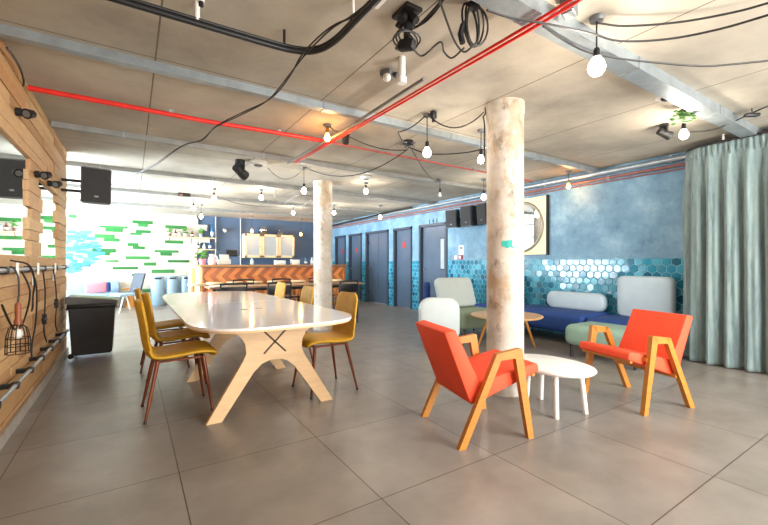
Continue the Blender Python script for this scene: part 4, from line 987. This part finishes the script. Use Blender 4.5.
MB().box((0, 0, 0.008), (0.25, 0.18, 0.012), (0, -0.03, 0)).build('sheet', M['paper'], t, smooth=False)

# glazed wall cabinet behind the bar
cb = thing('wall_cabinet', 'pale wooden wall cabinet with three frosted doors behind the bar', 'cabinet', (2.90, YB-0.38, 1.32))
MB().box((0.79, 0.19, 0.37), (1.58, 0.376, 0.74)).build('body', M['palewood'], cb, smooth=False)
for k in range(3):
    x0 = 0.01+k*0.5267; d = MB()
    for (c, s) in (((x0+0.03, -0.012, 0.37), (0.06, 0.022, 0.72)), ((x0+0.477, -0.012, 0.37), (0.06, 0.022, 0.72)), ((x0+0.253, -0.012, 0.04), (0.507, 0.022, 0.06)), ((x0+0.253, -0.012, 0.70), (0.507, 0.022, 0.06))): d.box(c, s)
    dr = d.build('door', M['palewood'], cb, smooth=False)
    MB().box((x0+0.253, -0.008, 0.37), (0.39, 0.01, 0.61)).build('frosted_pane', M['frost'], dr, smooth=False)
    MB().sph((x0+0.45, -0.035, 0.35), 0.014).build('knob', M['chrome'], dr)
t = thing('mirror_ball', 'silver mirror ball resting on the wall cabinet', 'mirror ball', (3.52, YB-0.2, 2.06))
mb = MB(); mb.sph((0, 0, 0.14), 0.14, u=24, v=16); mb.build('ball', M['chrome'], t, smooth=False); MB().lathe([(0.06, 0.0), (0.06, 0.012), (0.03, 0.02)], 16).build('stand', M['black'], t)
t = thing('serving_dome', 'silver domed dish on the wall cabinet right of the mirror ball', 'dish', (4.05, YB-0.2, 2.06))
MB().lathe([(0.18, 0.0), (0.19, 0.01), (0.17, 0.02), (0.13, 0.08), (0.05, 0.12), (0.02, 0.125)], 24).build('dome', M['chrome'], t); MB().sph((0, 0, 0.14), 0.022).build('knob', M['chrome'], t)
t = thing('bar_screen', 'small black screen on the navy wall left of the wall cabinet', 'screen', (2.60, YB, 1.46))
MB().box((0, -0.03, 0), (0.32, 0.06, 0.20), bev=0.006).build('casing', M['black'], t); MB().box((0, -0.062, 0), (0.28, 0.004, 0.16)).build('display', M['blackm'], t, smooth=False)
# vertical pipes on navy wall
for x, lab in ((2.14, 'pale vertical pipe on the navy wall beside the bottle shelves'), (2.86, 'pale vertical pipe on the navy wall beside the wooden cabinet')):
    run('wall_pipe', lab, [(x, YB-0.05, 0.05), (x, YB-0.05, 1.2), (x, YB-0.05, ZC-0.005)], 0.02, M['steel'], 'pipe', [(x, YB-0.03, z) for z in (0.6, 1.8)])
t = thing('wall_lamp', 'small white spotlight on the navy wall right of the bottle shelf', 'lamp', (2.36, YB, 2.16))
MB().cyl((0, 0, 0), (0, -0.05, 0), 0.03).build('base', M['chrome'], t); MB().cone((0, -0.05, 0.02), (0.02, -0.16, -0.03), 0.03, 0.05, 16).build('head', M['whiteplastic'], t)
# things standing on the bar
def bottle(name, label, loc, h, r, m, cat='bottle', group='bottles and jars behind the bar'):
    t = thing(name, label, cat, loc, 0, group); MB().lathe([(r*0.9, 0), (r, 0.01), (r, h*0.58), (r*0.75, h*0.68), (r*0.34, h*0.78), (r*0.32, h*0.93)], 16).build('glass', m, t)
    MB().cyl((0, 0, h*0.93), (0, 0, h), r*0.38, 12).build('cap', M['black'], t); MB().cyl((0, 0, h*0.18), (0, 0, h*0.45), r*1.02, 16).build('bottle_label', M['paper'], t); return t
glassb = plain('blue_glass', '2a6aa0', 0.1, var=0.1); glassg = plain('green_glass', '2d6a48', 0.1, var=0.1); glassa = plain('amber_glass', '7a3f18', 0.1, var=0.1); clear = plain('pale_glass', 'bcd3da', 0.08, var=0.1)
ZT = 1.108
t = thing('bar_till', 'white boxy till standing on the bar left of the black wall screen', 'till', (1.88, BY+0.42, ZT), 0.1)  # a till: plain box with a tilted screen
MB().box((0, 0, 0.07), (0.26, 0.24, 0.13), bev=0.02).build('body', M['whiteplastic'], t); MB().box((0, -0.02, 0.18), (0.22, 0.03, 0.14), (-0.35, 0, 0), 0.008).build('screen', M['white'], t)
for k, (x, wv, h, lab) in enumerate(((3.25, 0.26, 0.10, 'white box on the bar under the wall cabinet, left one'), (3.66, 0.20, 0.12, 'white box on the bar under the wall cabinet, right one'))):
    t = thing('storage_box', lab, 'box', (x, BY+0.42, ZT)); MB().box((0, 0, h/2), (wv, 0.18, h), bev=0.006).build('body', M['whiteplastic'], t); MB().box((0, 0, h+0.006), (wv+0.01, 0.19, 0.012)).build('lid', M['white'], t, smooth=False)
for x, h, m, lab in ((4.28, 0.26, clear, 'pale bottle on the bar close to the far column'), (4.40, 0.30, glassa, 'amber bottle on the bar second from the far column'), (4.16, 0.22, clear, 'short pale bottle on the bar right of the white boxes'), (4.62, 0.28, glassg, 'green bottle on the bar near its right end'),
                     (3.98, 0.20, glassb, 'short blue bottle on the bar beside the short pale bottle'), (2.55, 0.20, clear, 'pale bottle alone on the bar below the black screen')):
    bottle('bottle', lab, (x, BY+0.46, ZT), h, 0.042, m)
t = thing('plant_pot', 'leafy plant in a pink pot on the bar corner', 'plant', (1.40, BY+0.40, ZT))
MB().lathe([(0.06, 0), (0.085, 0.14), (0.08, 0.14), (0.07, 0.12)], 18).build('pot', M['pink'], t)
for k in range(22):
    a = random.uniform(0, 2*PI); r = random.uniform(0.02, 0.15); MB().sph((r*math.cos(a), r*math.sin(a), 0.16+random.uniform(0, 0.16)), 0.042, (1, 0.8, 0.4), 8, 6).build('leaf', M['green'], t)
t = thing('pitcher', 'pale pink jug on the bar right of the leafy plant', 'jug', (1.60, BY+0.30, ZT), -0.9)
MB().lathe([(0.075, 0), (0.10, 0.06), (0.095, 0.14), (0.065, 0.20), (0.075, 0.25), (0.07, 0.25)], 20).build('body', plain('pale_pink_ceramic', 'e6c6c6', 0.3), t); MB().tube([(0.09, 0, 0.08), (0.15, 0, 0.12), (0.14, 0, 0.19), (0.07, 0, 0.21)], 0.012).build('handle', plain('pale_pink_handle', 'e6c6c6', 0.3), t)
# copper shelves
def shelf(label, x0, x1, z):
    t = thing('wall_shelf', label, 'shelf', (x0, YB-0.06, z)); L = x1-x0
    MB().box((L/2, -0.11, 0), (L, 0.20, 0.025)).build('board', M['palewood'], t, smooth=False)
    n = 3 if L > 1 else 2
    for k in range(n):
        x = 0.08+(L-0.16)*k/(n-1); MB().tube([(x, 0, -0.16), (x, -0.02, -0.16), (x, -0.18, -0.02), (x, -0.19, -0.016)], 0.010, 8).build('bracket', M['copper'], t)
    return t
shelf('upper long wall shelf with plants and bottles on the white brick', 0.82, 2.10, 1.89)
shelf('lower short wall shelf by the stepped brick edge', 1.55, 2.10, 1.55)
ZS_ = 1.9025; YS = YB-0.17
for k, (x, lab) in enumerate(((0.90, 'small potted plant at the left end of the upper wall shelf'), (1.30, 'potted plant in the middle of the upper wall shelf'), (1.72, 'bushy potted plant near the right end of the upper wall shelf'))):
    t = thing('potted_plant', lab, 'plant', (x, YS, ZS_), 0, 'pot plants on the wall shelf')
    MB().lathe([(0.045, 0), (0.06, 0.09), (0.055, 0.09), (0.05, 0.08)], 16).build('pot', [M['redbrown'], M['whiteplastic'], M['binblue']][k], t)
    for j in range(16):
        a = random.uniform(0, 2*PI); r = random.uniform(0.01, 0.08); MB().sph((r*math.cos(a), r*math.sin(a)*0.6, 0.11+random.uniform(0, 0.15)), 0.032, (1, 0.8, 0.5), 8, 6).build('leaf', M['green'], t)
for x, h, m, lab, zz in ((1.05, 0.20, glassa, 'amber bottle left of centre on the upper wall shelf', ZS_), (1.15, 0.16, clear, 'short clear bottle on the upper wall shelf', ZS_), (1.48, 0.18, glassa, 'amber bottle right of the middle plant on the upper wall shelf', ZS_), (2.02, 0.40, glassb, 'tall blue bottle at the right end of the upper wall shelf', ZS_),
                         (1.64, 0.22, glassg, 'green bottle on the lower wall shelf', 1.5625), (1.80, 0.18, clear, 'clear bottle on the lower wall shelf', 1.5625), (1.96, 0.24, glassb, 'blue bottle on the lower wall shelf', 1.5625)):
    bottle('bottle', lab, (x, YS, zz), h, 0.04, m, group='bottles on the wall shelves')

# three swing-top bins
def make_bin(label):
    t = thing('swing_bin', label, 'bin', group='blue-grey bins before the white brick wall')
    MB().lathe([(0.15, 0), (0.16, 0.02), (0.166, 0.60), (0.16, 0.62)], 28).build('body', M['binblue'], t)
    MB().lathe([(0.172, 0.60), (0.172, 0.66), (0.16, 0.70), (0.155, 0.78), (0.12, 0.79)], 28).build('lid', M['binblue'], t)
    MB().box((0, -0.158, 0.735), (0.17, 0.012, 0.045)).build('flap', M['black'], t, smooth=False); return t
b0 = make_bin('blue-grey swing-top bin, left one of three before the white brick'); b0.location = (0.60, 12.3, 0)
again(b0, 'blue-grey swing-top bin, middle one of three before the white brick', (0.955, 12.3, 0), 0)
again(b0, 'blue-grey swing-top bin right one of three, nearest the bar', (1.31, 12.3, 0), 0)

# sofa corner at the far left
sf = thing('bench_sofa', 'pale blue bench sofa against the white brick at far left', 'sofa', (-1.0, 12.22, 0))
MB().box((0, 0, 0.29), (1.5, 0.62, 0.22), bev=0.05, seg=3).build('seat', M['binblue'], sf); MB().box((0, 0.30, 0.45), (1.5, 0.13, 0.46), bev=0.05, seg=3).build('backrest', M['binblue'], sf)
for a in (-0.66, 0.66):
    for b in (-0.22, 0.22): MB().cyl((a, b, 0.19), (a, b, 0), 0.02).build('leg', M['black'], sf)
t = thing('cushion', 'pink cushion with a dark blue end lying on the pale blue bench', 'cushion', (-0.74, 12.06, 0.415), 0.0)
MB().box((0, 0, 0.13), (0.46, 0.14, 0.26), (0.15, 0, 0), 0.05, 3).build('pad', M['pink'], t); MB().box((0.25, 0.0, 0.13), (0.10, 0.13, 0.24), (0.15, 0, 0), 0.04, 3).build('end_pad', M['navy'], t)
lc = thing('lounge_chair', 'low chair with dark slanted back on white splayed legs near the far bench', 'chair', (-0.13, 11.2, 0), PI+0.5)
MB().box((0, 0, 0.40), (0.48, 0.48, 0.06), bev=0.02).build('seat', M['binblue'], lc); MB().box((-0.29, 0, 0.66), (0.05, 0.46, 0.50), (0, -0.25, 0), 0.02).build('backrest', plain('slate_fabric', '3a4350', 0.7), lc)
for a in (-1, 1):
    for b in (-1, 1): MB().cyl((a*0.12, b*0.18, 0.38), (a*0.24, b*0.22, 0), 0.014).build('leg', M['white'], lc)
tt = thing('side_table', 'small brown wedge table between the far bench and the low dark chair', 'table', (-0.02, 12.25, 0))
MB().box((0, 0, 0.47), (0.34, 0.34, 0.03)).build('tabletop', M['oak'], tt, smooth=False); MB().cone((0, 0, 0.0), (0, 0, 0.46), 0.14, 0.03, 18).build('pedestal', M['oak'], tt)
